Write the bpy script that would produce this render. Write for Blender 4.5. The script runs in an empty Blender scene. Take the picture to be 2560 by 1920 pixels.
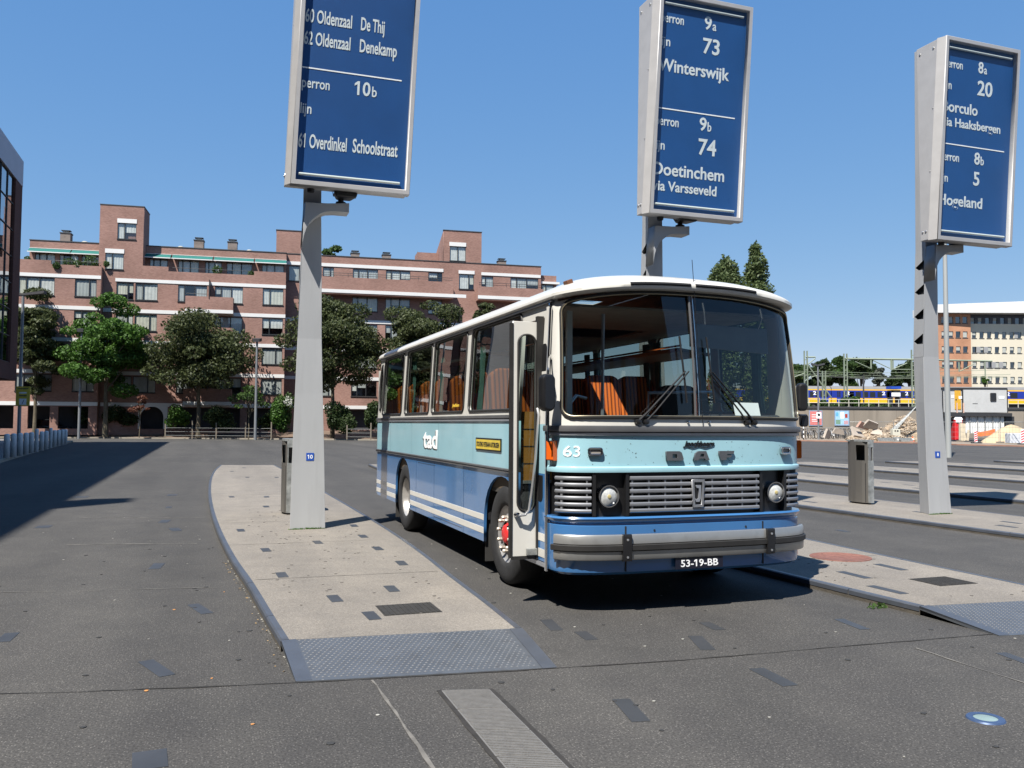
import bpy, bmesh, math, random
import numpy as np
from mathutils import Matrix, Vector
random.seed(7); rng = np.random.default_rng(7)
sc = bpy.context.scene
col = sc.collection
PI = math.pi
# ---------------------------------------------------------------- camera
YAW, PITCH, ROLL, EYE, FPX = 0.3427, 0.04637, 0.00597, 1.60, 2154.3
fw = Vector((math.sin(YAW)*math.cos(PITCH), math.cos(YAW)*math.cos(PITCH), math.sin(PITCH)))
r0 = Vector((math.cos(YAW), -math.sin(YAW), 0)); u0 = r0.cross(fw)
cr = math.cos(ROLL)*r0 + math.sin(ROLL)*u0
cu_ = -math.sin(ROLL)*r0 + math.cos(ROLL)*u0
cd = bpy.data.cameras.new('camera'); cam = bpy.data.objects.new('camera', cd); col.objects.link(cam)
cd.sensor_width = 36; cd.lens = 36*FPX/2560; cd.clip_start = 0.1; cd.clip_end = 6000
cam.matrix_world = Matrix(((cr.x, cu_.x, -fw.x, 0), (cr.y, cu_.y, -fw.y, 0), (cr.z, cu_.z, -fw.z, EYE), (0, 0, 0, 1)))
sc.camera = cam
# ---------------------------------------------------------------- sky, sun, exposure
SUN_EL = math.radians(56.7); EXPO = 0.9
sx, sy = -0.745, -0.667                                   # horizontal direction towards the sun
w = bpy.data.worlds.new('World'); sc.world = w; w.use_nodes = True
nt = w.node_tree; bg = nt.nodes['Background']
sky = nt.nodes.new('ShaderNodeTexSky'); sky.sky_type = 'NISHITA'; sky.sun_disc = False
sky.sun_elevation = SUN_EL; sky.sun_rotation = math.atan2(sx, sy)
sky.altitude = 3000; sky.air_density = 1.0; sky.dust_density = 0.0; sky.ozone_density = 6.0
# film-like response of the whole sky (the same curve in every direction)
_se = nt.nodes.new('ShaderNodeSeparateColor'); _co = nt.nodes.new('ShaderNodeCombineColor'); nt.links.new(sky.outputs[0], _se.inputs[0])
for _i, (_p, _a) in enumerate(((.83, 1.24), (.51, .885), (.24, .885))):
    _m = nt.nodes.new('ShaderNodeMath'); _m.operation = 'MULTIPLY'; _m.inputs[1].default_value = .1; nt.links.new(_se.outputs[_i], _m.inputs[0])
    _q = nt.nodes.new('ShaderNodeMath'); _q.operation = 'POWER'; _q.inputs[1].default_value = _p; nt.links.new(_m.outputs[0], _q.inputs[0])
    _r = nt.nodes.new('ShaderNodeMath'); _r.operation = 'MULTIPLY'; _r.inputs[1].default_value = _a*10/2**EXPO; nt.links.new(_q.outputs[0], _r.inputs[0]); nt.links.new(_r.outputs[0], _co.inputs[_i])
nt.links.new(_co.outputs[0], bg.inputs[0]); bg.inputs[1].default_value = 0.10
sl = bpy.data.lights.new('sun', 'SUN'); sl.energy = 5.0; sl.angle = math.radians(0.53); sl.color = (1, 0.955, 0.88)
so = bpy.data.objects.new('sun', sl); col.objects.link(so)
tosun = Vector((sx*math.cos(SUN_EL), sy*math.cos(SUN_EL), math.sin(SUN_EL))).normalized()
so.rotation_euler = tosun.to_track_quat('Z', 'Y').to_euler(); so.location = (-20, -20, 60)
sc.view_settings.view_transform = 'Standard'; sc.view_settings.look = 'None'
sc.view_settings.exposure = EXPO; sc.view_settings.gamma = 1.0
sc.render.engine = 'CYCLES'
sc.cycles.max_bounces = 8; sc.cycles.transparent_max_bounces = 16; sc.cycles.caustics_reflective = False

def ray(px, py): return fw + cr*((px-1280)/FPX) - cu_*((py-960)/FPX)
def at(px, py, Z): return Vector((0, 0, EYE)) + ray(px, py)*Z        # point at camera depth Z
def onz(px, py, z=0.0):
    d = ray(px, py); return Vector((0, 0, EYE)) + d*((z-EYE)/d.z)

# ---------------------------------------------------------------- materials
MATS = {}
def srgb(r, g, b):
    f = lambda c: (c/255/12.92 if c/255 <= .04045 else ((c/255+.055)/1.055)**2.4)
    return (f(r), f(g), f(b))
def mat(name, base, rough=.5, metal=0, var=.12, scale=6, bump=0, bscale=60, coat=0, spec=.5, col2=None, detail=5, dirt=0, streak=False):
    """principled with low-frequency noise colour variation, optional bump and dirt"""
    if name in MATS: return MATS[name]
    m = bpy.data.materials.new(name); m.use_nodes = True; n = m.node_tree.nodes; l = m.node_tree.links
    b = n['Principled BSDF']; b.inputs['Roughness'].default_value = rough; b.inputs['Metallic'].default_value = metal
    b.inputs['Specular IOR Level'].default_value = spec
    if coat: b.inputs['Coat Weight'].default_value = coat; b.inputs['Coat Roughness'].default_value = .05
    tc = n.new('ShaderNodeTexCoord'); no = n.new('ShaderNodeTexNoise'); no.inputs['Scale'].default_value = scale; no.inputs['Detail'].default_value = detail
    src = tc.outputs['Object']
    if streak:
        mp = n.new('ShaderNodeMapping'); mp.inputs['Scale'].default_value = (1, 1, .12); l.new(src, mp.inputs[0]); src = mp.outputs[0]
    l.new(src, no.inputs['Vector'])
    ra = n.new('ShaderNodeValToRGB'); ra.color_ramp.elements[0].position = .3; ra.color_ramp.elements[1].position = .7
    c2 = col2 or tuple(c*(1+var) for c in base); c1 = base if col2 else tuple(c*(1-var) for c in base)
    ra.color_ramp.elements[0].color = (*c1, 1); ra.color_ramp.elements[1].color = (*[min(c, 1) for c in c2], 1)
    l.new(no.outputs['Fac'], ra.inputs[0]); out = ra.outputs[0]
    if dirt:
        n2 = n.new('ShaderNodeTexNoise'); n2.inputs['Scale'].default_value = scale*3.3; n2.inputs['Detail'].default_value = 8; l.new(src, n2.inputs['Vector'])
        r2 = n.new('ShaderNodeValToRGB'); r2.color_ramp.elements[0].position = .52; r2.color_ramp.elements[1].position = .75
        l.new(n2.outputs['Fac'], r2.inputs[0]); mu = n.new('ShaderNodeMath'); mu.operation = 'MULTIPLY'; mu.inputs[1].default_value = dirt; l.new(r2.outputs[0], mu.inputs[0])
        mx = n.new('ShaderNodeMix'); mx.data_type = 'RGBA'; l.new(mu.outputs[0], mx.inputs[0]); l.new(out, mx.inputs[6]); mx.inputs[7].default_value = (.06, .05, .04, 1); out = mx.outputs[2]
    l.new(out, b.inputs['Base Color'])
    if bump:
        nb = n.new('ShaderNodeTexNoise'); nb.inputs['Scale'].default_value = bscale; nb.inputs['Detail'].default_value = 4; l.new(tc.outputs['Object'], nb.inputs['Vector'])
        bu = n.new('ShaderNodeBump'); bu.inputs['Strength'].default_value = bump; bu.inputs['Distance'].default_value = .02
        l.new(nb.outputs['Fac'], bu.inputs['Height']); l.new(bu.outputs[0], b.inputs['Normal'])
    MATS[name] = m; return m

def glass(name, tint=(.85, .9, .88), rough=.0, ior=1.5, extra=0.0, k=1.0, wav=.03):
    if name in MATS: return MATS[name]
    m = bpy.data.materials.new(name); m.use_nodes = True; n = m.node_tree.nodes; l = m.node_tree.links
    n.remove(n['Principled BSDF']); o = n['Material Output']
    t = n.new('ShaderNodeBsdfTransparent'); t.inputs[0].default_value = (*tint, 1)
    g = n.new('ShaderNodeBsdfGlossy'); g.inputs['Roughness'].default_value = rough; g.inputs[0].default_value = (.95, .97, 1, 1)
    f = n.new('ShaderNodeFresnel'); ge = n.new('ShaderNodeNewGeometry')      # a thin pane reflects alike from both sides
    io = n.new('ShaderNodeMath'); io.operation = 'MULTIPLY_ADD'; io.inputs[1].default_value = 1/ior-ior; io.inputs[2].default_value = ior; l.new(ge.outputs['Backfacing'], io.inputs[0]); l.new(io.outputs[0], f.inputs[0])
    ad = n.new('ShaderNodeMath'); ad.operation = 'MULTIPLY_ADD'; ad.inputs[1].default_value = k; ad.inputs[2].default_value = extra; ad.use_clamp = True; l.new(f.outputs[0], ad.inputs[0])
    tc = n.new('ShaderNodeTexCoord'); no = n.new('ShaderNodeTexNoise'); no.inputs['Scale'].default_value = 1.5; l.new(tc.outputs['Object'], no.inputs['Vector'])
    bu = n.new('ShaderNodeBump'); bu.inputs['Strength'].default_value = wav; bu.inputs['Distance'].default_value = .05; l.new(no.outputs['Fac'], bu.inputs['Height']); l.new(bu.outputs[0], g.inputs['Normal'])
    x = n.new('ShaderNodeMixShader'); l.new(ad.outputs[0], x.inputs[0]); l.new(t.outputs[0], x.inputs[1]); l.new(g.outputs[0], x.inputs[2]); l.new(x.outputs[0], o.inputs[0])
    MATS[name] = m; return m

def leafmat(name, a, b, trans=.35):
    if name in MATS: return MATS[name]
    m = bpy.data.materials.new(name); m.use_nodes = True; n = m.node_tree.nodes; l = m.node_tree.links
    p = n['Principled BSDF']; p.inputs['Roughness'].default_value = .55; p.inputs['Specular IOR Level'].default_value = .3
    g = n.new('ShaderNodeNewGeometry'); ra = n.new('ShaderNodeValToRGB'); ra.color_ramp.elements[0].color = (*a, 1); ra.color_ramp.elements[1].color = (*b, 1)
    l.new(g.outputs['Random Per Island'], ra.inputs[0]); l.new(ra.outputs[0], p.inputs['Base Color'])
    t = n.new('ShaderNodeBsdfTranslucent'); l.new(ra.outputs[0], t.inputs[0])
    x = n.new('ShaderNodeMixShader'); x.inputs[0].default_value = trans; l.new(p.outputs[0], x.inputs[1]); l.new(t.outputs[0], x.inputs[2]); l.new(x.outputs[0], n['Material Output'].inputs[0])
    MATS[name] = m; return m

def brickmat(name, a, b, mortar, sc_=1.0):
    m = bpy.data.materials.new(name); m.use_nodes = True; n = m.node_tree.nodes; l = m.node_tree.links
    p = n['Principled BSDF']; p.inputs['Roughness'].default_value = .9; p.inputs['Specular IOR Level'].default_value = .2
    tc = n.new('ShaderNodeTexCoord'); sp = n.new('ShaderNodeSeparateXYZ'); l.new(tc.outputs['Object'], sp.inputs[0])
    ad = n.new('ShaderNodeMath'); l.new(sp.outputs[0], ad.inputs[0]); l.new(sp.outputs[1], ad.inputs[1])
    cb = n.new('ShaderNodeCombineXYZ'); l.new(ad.outputs[0], cb.inputs[0]); l.new(sp.outputs[2], cb.inputs[1])
    br = n.new('ShaderNodeTexBrick'); l.new(cb.outputs[0], br.inputs['Vector']); br.inputs['Scale'].default_value = sc_
    br.inputs['Brick Width'].default_value = .22; br.inputs['Row Height'].default_value = .075; br.inputs['Mortar Size'].default_value = .011
    br.inputs['Color1'].default_value = (*a, 1); br.inputs['Color2'].default_value = (*b, 1); br.inputs['Mortar'].default_value = (*mortar, 1); br.inputs['Bias'].default_value = 0
    no = n.new('ShaderNodeTexNoise'); no.inputs['Scale'].default_value = .35; no.inputs['Detail'].default_value = 7; l.new(tc.outputs['Object'], no.inputs['Vector'])
    ra = n.new('ShaderNodeValToRGB'); ra.color_ramp.elements[0].position = .3; ra.color_ramp.elements[1].position = .72
    ra.color_ramp.elements[0].color = (.78, .76, .75, 1); ra.color_ramp.elements[1].color = (1.1, 1.08, 1.08, 1); l.new(no.outputs['Fac'], ra.inputs[0])
    mx = n.new('ShaderNodeMix'); mx.data_type = 'RGBA'; mx.blend_type = 'MULTIPLY'; mx.inputs[0].default_value = 1; l.new(br.outputs[0], mx.inputs[6]); l.new(ra.outputs[0], mx.inputs[7])
    l.new(mx.outputs[2], p.inputs['Base Color']); MATS[name] = m; return m

def asphalt(name, dark, light, fleck, blot=.25):
    m = bpy.data.materials.new(name); m.use_nodes = True; n = m.node_tree.nodes; l = m.node_tree.links
    p = n['Principled BSDF']; p.inputs['Roughness'].default_value = .85; p.inputs['Specular IOR Level'].default_value = .25
    tc = n.new('ShaderNodeTexCoord'); O = tc.outputs['Object']
    def noise(s, d=3, rgh=.6):
        k = n.new('ShaderNodeTexNoise'); k.inputs['Scale'].default_value = s; k.inputs['Detail'].default_value = d; k.inputs['Roughness'].default_value = rgh; l.new(O, k.inputs['Vector']); return k.outputs['Fac']
    def ramp(src, p0, p1, c0, c1):
        k = n.new('ShaderNodeValToRGB'); k.color_ramp.elements[0].position = p0; k.color_ramp.elements[1].position = p1
        k.color_ramp.elements[0].color = (*c0, 1); k.color_ramp.elements[1].color = (*c1, 1); l.new(src, k.inputs[0]); return k.outputs[0]
    def mix(a, b, fac, mode='MIX'):
        k = n.new('ShaderNodeMix'); k.data_type = 'RGBA'; k.blend_type = mode
        if isinstance(fac, float): k.inputs[0].default_value = fac
        else: l.new(fac, k.inputs[0])
        l.new(a, k.inputs[6])
        if isinstance(b, tuple): k.inputs[7].default_value = (*b, 1)
        else: l.new(b, k.inputs[7])
        return k.outputs[2]
    base = ramp(noise(70, 4, .8), .36, .64, dark, light)
    vo = n.new('ShaderNodeTexVoronoi'); vo.inputs['Scale'].default_value = 70; l.new(O, vo.inputs['Vector'])
    fl = ramp(vo.outputs['Distance'], .16, .34, (1, 1, 1), (0, 0, 0))
    hs = n.new('ShaderNodeSeparateColor'); l.new(vo.outputs['Color'], hs.inputs[0])
    sel = ramp(hs.outputs[0], .52, .62, (0, 0, 0), (1, 1, 1))
    mm = n.new('ShaderNodeMath'); mm.operation = 'MULTIPLY'; l.new(fl, mm.inputs[0]); l.new(sel, mm.inputs[1])
    c = mix(base, fleck, mm.outputs[0])
    lo, hi = 1-blot, 1+blot
    c = mix(c, ramp(noise(.22, 6), .3, .7, (lo, lo, lo), (hi, hi*.99, hi*.97)), 1.0, 'MULTIPLY')
    c = mix(c, ramp(noise(1.7, 7, .7), .35, .75, (.86, .86, .87), (1.12, 1.11, 1.09)), 1.0, 'MULTIPLY')
    mpn = n.new('ShaderNodeMapping'); mpn.inputs['Scale'].default_value = (.75, .05, 1); l.new(O, mpn.inputs[0])
    kn = n.new('ShaderNodeTexNoise'); kn.inputs['Scale'].default_value = 1; kn.inputs['Detail'].default_value = 5; l.new(mpn.outputs[0], kn.inputs['Vector'])
    c = mix(c, ramp(kn.outputs['Fac'], .35, .68, (.84, .84, .85), (1.13, 1.12, 1.11)), 1.0, 'MULTIPLY')
    # oil / rubber blotches with shapes of their own
    st = ramp(noise(.55, 5, .65), .62, .75, (0, 0, 0), (.35, .35, .35))
    c = mix(c, tuple(x*.55 for x in dark), st)
    l.new(c, p.inputs['Base Color'])
    bu = n.new('ShaderNodeBump'); bu.inputs['Strength'].default_value = .5; bu.inputs['Distance'].default_value = .004; l.new(vo.outputs['Distance'], bu.inputs['Height']); l.new(bu.outputs[0], p.inputs['Normal'])
    MATS[name] = m; return m

# ---------------------------------------------------------------- mesh helpers
class MB:
    def __init__(s): s.v = []; s.f = []
    def add(s, vs, fs):
        o = len(s.v); s.v += [tuple(x) for x in vs]; s.f += [tuple(i+o for i in f) for f in fs]; return s
    def box(s, x0, x1, y0, y1, z0, z1):
        return s.add([(x0,y0,z0),(x1,y0,z0),(x1,y1,z0),(x0,y1,z0),(x0,y0,z1),(x1,y0,z1),(x1,y1,z1),(x0,y1,z1)],
                     [(0,3,2,1),(4,5,6,7),(0,1,5,4),(1,2,6,5),(2,3,7,6),(3,0,4,7)])
    def hexa(s, bot, top):                               # 4 bottom + 4 top points
        return s.add(list(bot)+list(top), [(0,3,2,1),(4,5,6,7),(0,1,5,4),(1,2,6,5),(2,3,7,6),(3,0,4,7)])
    def prism(s, poly, z0, z1):
        n = len(poly); return s.add([(x,y,z0) for x,y in poly]+[(x,y,z1) for x,y in poly],
            [tuple(range(n-1,-1,-1)), tuple(range(n,2*n))]+[(i,(i+1)%n,n+(i+1)%n,n+i) for i in range(n)])
    def tube(s, pts, r, n=8, cap=True, r1=None):
        pts = [Vector(p) for p in pts]; vs = []; k = len(pts); up = None
        for i, p in enumerate(pts):
            t = (pts[min(i+1,k-1)]-pts[max(i-1,0)]).normalized()
            if up is None:
                up = Vector((0,0,1)) if abs(t.z) < .9 else Vector((1,0,0))
            a = t.cross(up)
            if a.length < 1e-4: a = t.cross(Vector((0,1,0)))
            a.normalize(); b = a.cross(t).normalized(); up = b
            rr = r if r1 is None else r+(r1-r)*i/(k-1)
            for j in range(n):
                q = 2*PI*j/n; vs.append(p+a*math.cos(q)*rr+b*math.sin(q)*rr)
        fs = [(i*n+j, i*n+(j+1)%n, (i+1)*n+(j+1)%n, (i+1)*n+j) for i in range(k-1) for j in range(n)]
        if cap: fs += [tuple(range(n-1,-1,-1)), tuple(range((k-1)*n, k*n))]
        return s.add(vs, fs)
    def lathe(s, prof, c, axis='z', n=24, close=False):   # prof: (radius, height along axis)
        vs = []
        for r, h in prof:
            for j in range(n):
                q = 2*PI*j/n; a, b = r*math.cos(q), r*math.sin(q)
                vs.append({'z':(c[0]+a,c[1]+b,c[2]+h), 'x':(c[0]+h,c[1]+a,c[2]+b), 'y':(c[0]+a,c[1]+h,c[2]-b)}[axis])
        k = len(prof); m = k if close else k-1
        fs = [(i*n+j, i*n+(j+1)%n, ((i+1)%k)*n+(j+1)%n, ((i+1)%k)*n+j) for i in range(m) for j in range(n)]
        return s.add(vs, fs)
    def disc(s, c, r, axis='z', n=24):
        vs = []
        for j in range(n):
            q = 2*PI*j/n; a, b = r*math.cos(q), r*math.sin(q)
            vs.append({'z':(c[0]+a,c[1]+b,c[2]), 'x':(c[0],c[1]+a,c[2]+b), 'y':(c[0]+a,c[1],c[2]-b)}[axis])
        return s.add(vs, [tuple(range(n))])
    def mesh(s, name):
        me = bpy.data.meshes.new(name); me.from_pydata(s.v, [], s.f); me.update()
        bm = bmesh.new(); bm.from_mesh(me); bmesh.ops.recalc_face_normals(bm, faces=bm.faces); bm.to_mesh(me); bm.free()
        return me
    def build(s, name, m, parent=None, smooth=False, bevel=0, label=None):
        return mobj(name, s.mesh(name), m, parent, smooth, bevel, label)

def mobj(name, me, m, parent=None, smooth=False, bevel=0, label=None):
    if m is not None:
        if len(me.materials): me.materials[0] = m
        else: me.materials.append(m)
    if smooth: me.polygons.foreach_set('use_smooth', [True]*len(me.polygons))
    o = bpy.data.objects.new(name, me); col.objects.link(o)
    if parent: o.parent = parent
    if bevel:
        b = o.modifiers.new('bevel', 'BEVEL'); b.width = bevel; b.segments = 2; b.limit_method = 'ANGLE'
    if smooth and not bevel: 
        try: me.set_sharp_from_angle(angle=math.radians(40))
        except Exception: pass
    if label: o['label'] = label
    return o
def thing(name, loc, label, cat, group=None, rz=0):
    o = bpy.data.objects.new(name, None); col.objects.link(o); o.location = loc; o.rotation_euler = (0,0,rz); o.empty_display_size = .2
    o['label'] = label; o['category'] = cat
    if group: o['group'] = group
    return o
def tag(o, label, cat, group=None):
    o['label'] = label; o['category'] = cat
    if group: o['group'] = group
    return o
def struct(o): o['kind'] = 'structure'; return o
def stuff(o): o['kind'] = 'stuff'; return o
def inst(src, parent=None, loc=None, rz=None, label=None):
    c = src.copy(); col.objects.link(c); c.parent = parent
    if loc is not None: c.location = loc
    if rz is not None: c.rotation_euler = (0,0,rz)
    if label: c['label'] = label
    for ch in list(src.children): inst(ch, c)
    return c
def rrect(x0, x1, y0, y1, r, n=5):
    out = []
    for cx, cy, a in ((x1-r,y1-r,0),(x0+r,y1-r,90),(x0+r,y0+r,180),(x1-r,y0+r,270)):
        for i in range(n+1):
            q = math.radians(a+90*i/n); out.append((cx+r*math.cos(q), cy+r*math.sin(q)))
    return out
def rect(x0, x1, y0, y1): return [(x0,y0),(x1,y0),(x1,y1),(x0,y1)]
def plate(outer, holes, t, M, bev=0):
    """flat plate with holes, thickness t, mapped from (u,v,w) by matrix M"""
    c = bpy.data.curves.new('tmp', 'CURVE'); c.dimensions = '2D'; c.fill_mode = 'BOTH'; c.extrude = max(t/2-bev, 1e-5); c.bevel_depth = bev; c.bevel_resolution = 1
    for lp in [outer]+list(holes):
        s = c.splines.new('POLY'); s.points.add(len(lp)-1)
        for i, (x, y) in enumerate(lp): s.points[i].co = (x, y, 0, 1)
        s.use_cyclic_u = True
    o = bpy.data.objects.new('tmp', c); me = bpy.data.meshes.new_from_object(o); me.materials.clear()
    bpy.data.objects.remove(o); bpy.data.curves.remove(c); me.transform(M); return me
def axes(o, ex, ey, ez=None):
    ex, ey = Vector(ex), Vector(ey); ez = Vector(ez) if ez else ex.cross(ey)
    return Matrix(((ex.x,ey.x,ez.x,o[0]),(ex.y,ey.y,ez.y,o[1]),(ex.z,ey.z,ez.z,o[2]),(0,0,0,1)))
def textmesh(s, x0, x1, y0, y1, bold=0.012, ext=.002, fn=None, shear=0, M=None):
    """text fitted in x to [x0,x1]; capital height y0..y1 on the baseline y0; fn maps (u,v,w) to a point"""
    def mk(t, b):
        c = bpy.data.curves.new('tmp', 'FONT'); c.body = t; c.size = 1; c.extrude = .01; c.offset = b; c.shear = shear; c.resolution_u = 3
        o = bpy.data.objects.new('tmp', c); me = bpy.data.meshes.new_from_object(o); me.materials.clear(); bpy.data.objects.remove(o); bpy.data.curves.remove(c); return me
    ref = mk('H', bold); cap = max(v.co.y for v in ref.vertices)-min(v.co.y for v in ref.vertices); b0 = min(v.co.y for v in ref.vertices); bpy.data.meshes.remove(ref)
    me = mk(s, bold); xs = [v.co.x for v in me.vertices]; a, b = min(xs), max(xs)
    if '1' in s:
        one = mk('1', bold); ws = max(v.co.x for v in one.vertices)-min(v.co.x for v in one.vertices); bpy.data.meshes.remove(one)
        bm = bmesh.new(); bm.from_mesh(me)
        for i, ch in enumerate(s):
            if ch != '1': continue
            pre = mk(s[:i+1], bold); xr = max(v.co.x for v in pre.vertices); bpy.data.meshes.remove(pre); xl_ = xr-ws; ct_ = b0+cap
            P = [(xl_+ws*.5, ct_), (xl_+.01, ct_), (xl_-.17, ct_-.13), (xl_-.17, ct_-.25), (xl_+ws*.5, ct_-.13)]
            f_ = [bm.verts.new((x, y, .0101)) for x, y in P]; k_ = [bm.verts.new((x, y, -.0101)) for x, y in P]
            bm.faces.new(f_[::-1]); bm.faces.new(k_)
            for q in range(5): bm.faces.new((f_[q], f_[(q+1) % 5], k_[(q+1) % 5], k_[q]))
        bmesh.ops.recalc_face_normals(bm, faces=bm.faces[-7*s.count('1'):] if False else bm.faces); bm.to_mesh(me); bm.free()
        xs = [v.co.x for v in me.vertices]; a, b = min(xs), max(xs)
    sx_ = (x1-x0)/(b-a) if x1 is not None else (y1-y0)/cap
    for v in me.vertices:
        u = x0+(v.co.x-a)*sx_; vv = y0+(v.co.y-b0)*(y1-y0)/cap; ww = v.co.z/.01*ext
        v.co = fn(u, vv, ww) if fn else (M @ Vector((u, vv, ww)) if M else (u, vv, ww))
    return me

# materials
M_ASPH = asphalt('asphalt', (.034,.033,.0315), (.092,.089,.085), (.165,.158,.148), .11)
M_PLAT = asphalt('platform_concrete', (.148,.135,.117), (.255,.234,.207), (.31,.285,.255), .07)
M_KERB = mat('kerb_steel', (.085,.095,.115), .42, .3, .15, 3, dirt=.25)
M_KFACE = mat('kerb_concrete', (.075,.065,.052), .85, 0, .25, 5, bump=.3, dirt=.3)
M_RAMP = mat('ramp_steel', (.105,.115,.13), .45, .35, .12, 4, dirt=.3)
M_INLAY = mat('inlay_stone', (.042,.044,.048), .5, 0, .12, 4)
M_POST = mat('sign_post_paint', (.36,.365,.37), .5, .1, .07, 2.2, dirt=.12, streak=True)
M_ALU = mat('brushed_aluminium', (.42,.41,.405), .45, .25, .05, 5)
M_DARK = mat('dark_cavity', (.012,.012,.014), .8)
M_BLUEP = mat('sign_blue', (.006,.062,.215), .5, 0, .1, 1.2)
M_WHITE = mat('white_print', (.86,.87,.88), .5, 0, .03)
M_SIGNW = mat('sign_white', (.60,.65,.66), .5, 0, .03)
M_BLACKP = mat('black_plastic', (.012,.012,.013), .38, 0, .3)
M_RUBBER = mat('black_rubber', (.018,.017,.016), .6, 0, .3)
M_SIGNGL = glass('sign_glass', (.97,.98,.98), 0, 1.45, 0, .7)
# ================================================================ GROUND
g = MB().add([(-900,-300,0),(900,-300,0),(900,1500,0),(-900,1500,0)], [(0,1,2,3)]).build('ground', M_ASPH); struct(g)
M_JOINT = mat('joint_mortar', (.13,.122,.11), .9, 0, .35, 9)
M_JOINTD = mat('joint_dark', (.024,.022,.02), .9, 0, .35, 9)
M_JOINTS = mat('joint_stain', (.062,.060,.058), .95, 0, .2, 9)
def strip(name, pts, wd, m, z=.004, jag=0.0, parent=g):
    pts = [Vector((p[0], p[1], 0)) for p in pts]; L = []; R_ = []; fine = []
    for a, b in zip(pts[:-1], pts[1:]):
        n = max(1, int((b-a).length/.12)) if jag else 1
        fine += [a.lerp(b, i/n) for i in range(n)]
    fine.append(pts[-1])
    for i, p in enumerate(fine):
        t = (fine[min(i+1,len(fine)-1)]-fine[max(i-1,0)]).normalized(); nn = Vector((-t.y, t.x, 0))
        h = wd/2*(1+random.uniform(-jag, jag)); q = p+nn*random.uniform(-1,1)*jag*wd*.6
        L.append((*(q+nn*h).xy, z)); R_.append((*(q-nn*h).xy, z))
    k = len(L); return MB().add(L+R_, [(i, i+1, k+i+1, k+i) for i in range(k-1)]).build(name, m, parent)
J = [onz(*q) for q in [(-120,1736),(0,1735),(155,1732),(479,1719),(731,1708),(1000,1694),(1200,1683),(1395,1670.7),(1705,1651.6),(2058,1621),(2410,1591.7),(2700,1568)]]
strip('expansion_joint', J, .014, M_JOINTD, .004, .6)
for q in [((197,1477),(544,1469)),((0,1481),(140,1479)),((166,1362),(492,1359)),((197,1294),(511,1294)),((330,1221),(470,1220)),((384,1179),(425,1179))]:
    a, b = onz(*q[0]), onz(*q[1]); strip('expansion_joint', [a, b], .014 if q[0][1] > 1400 else .03, M_JOINT, .004, .7)
strip('expansion_joint', [onz(931,1701), onz(1000,1800), onz(1082,1921), onz(1180,2060)], .018, M_JOINT, .004, .6)
strip('expansion_joint', [onz(2290,1621), onz(2420,1664), onz(2560,1708), onz(2750,1770)], .014, M_JOINT, .004, .6)
# steel cover plates in the carriageway, four ribbed lengths
M_COVER = mat('ribbed_cover', (.17,.165,.158), .6, .2, .1, 20, bump=.25, bscale=160)
A, B_ = onz(1104,1729), onz(1224,1726); C_, D_ = onz(1261,1920), onz(1437,1920)
da = (C_-A).normalized(); wv = (B_-A)
Lc = .36
for i in range(5):
    a0 = A+da*(i*Lc); m_ = MB()
    c = [a0, a0+wv, a0+wv+da*(Lc-.012), a0+da*(Lc-.012)]
    m_.prism([(p.x, p.y) for p in c], .0, .006)
    nr = 16
    for k in range(nr):
        p = a0+da*((k+.3)/nr*(Lc-.012)); q = a0+da*((k+.72)/nr*(Lc-.012))
        m_.prism([((p+wv*.03).x,(p+wv*.03).y),((p+wv*.97).x,(p+wv*.97).y),((q+wv*.97).x,(q+wv*.97).y),((q+wv*.03).x,(q+wv*.03).y)], .0058, .0105)
    m_.build('cover_plate', M_COVER, g)
strip('cover_plate_edge', [A-da*.02-wv*.04, A-wv*.04+da*2.1], .03, M_JOINTD, .0045, .2)
strip('cover_plate_edge', [A-da*.02+wv*1.05, A+wv*1.05+da*2.1], .035, M_JOINTD, .0045, .2)
# dark stone inlays set in the asphalt: ends of the long axis in photo pixels
def inlay(p0, p1, wd, z, m, parent):
    p0, p1 = Vector((p0[0],p0[1],0)), Vector((p1[0],p1[1],0)); t = (p1-p0).normalized(); n = Vector((-t.y,t.x,0))*wd/2
    MB().prism([tuple((q).xy) for q in (p0-n, p0+n, p1+n, p1-n)], z-.02, z+.003).build('inlay_slab', m, parent)
c7 = lambda x, y: (1000+x/1.418, 1500+y/1.418)
c62 = lambda x, y: (x/1.929, 1060+y/1.929)
for a, b, wd in [(c7(517,70),c7(557,108),.10),(c7(1045,128),c7(1093,178),.11),(c7(1262,243),c7(1385,305),.11),(c7(1555,68),c7(1650,105),.09),
              (c7(783,352),c7(855,432),.105),(c7(2130,188),c7(2260,235),.09),(c62(702,1143),c62(808,1215),.1),(c62(930,870),c62(1000,915),.1),
              (c62(60,1008),c62(10,1052),.1),(c62(721,1577),c62(724,1665),.155),(c62(770,672),c62(742,700),.12),(c62(835,502),c62(855,516),.14),
              (c62(803,463),c62(783,477),.14),(c62(220,490),c62(198,502),.2),(c62(835,340),c62(825,346),.2),(c62(400,349),c62(385,356),.25)]:
    inlay(onz(*a), onz(*b), wd, 0, M_INLAY, g)
for q in [(1800,1575),(2330,1250),(1830,1405),(2120,1330),(560,1235),(420,1270),(1480,1600)]:
    a = onz(*q); inlay(a, a+Vector((.02,.26,0)), .1, 0, M_INLAY, g)
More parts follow.
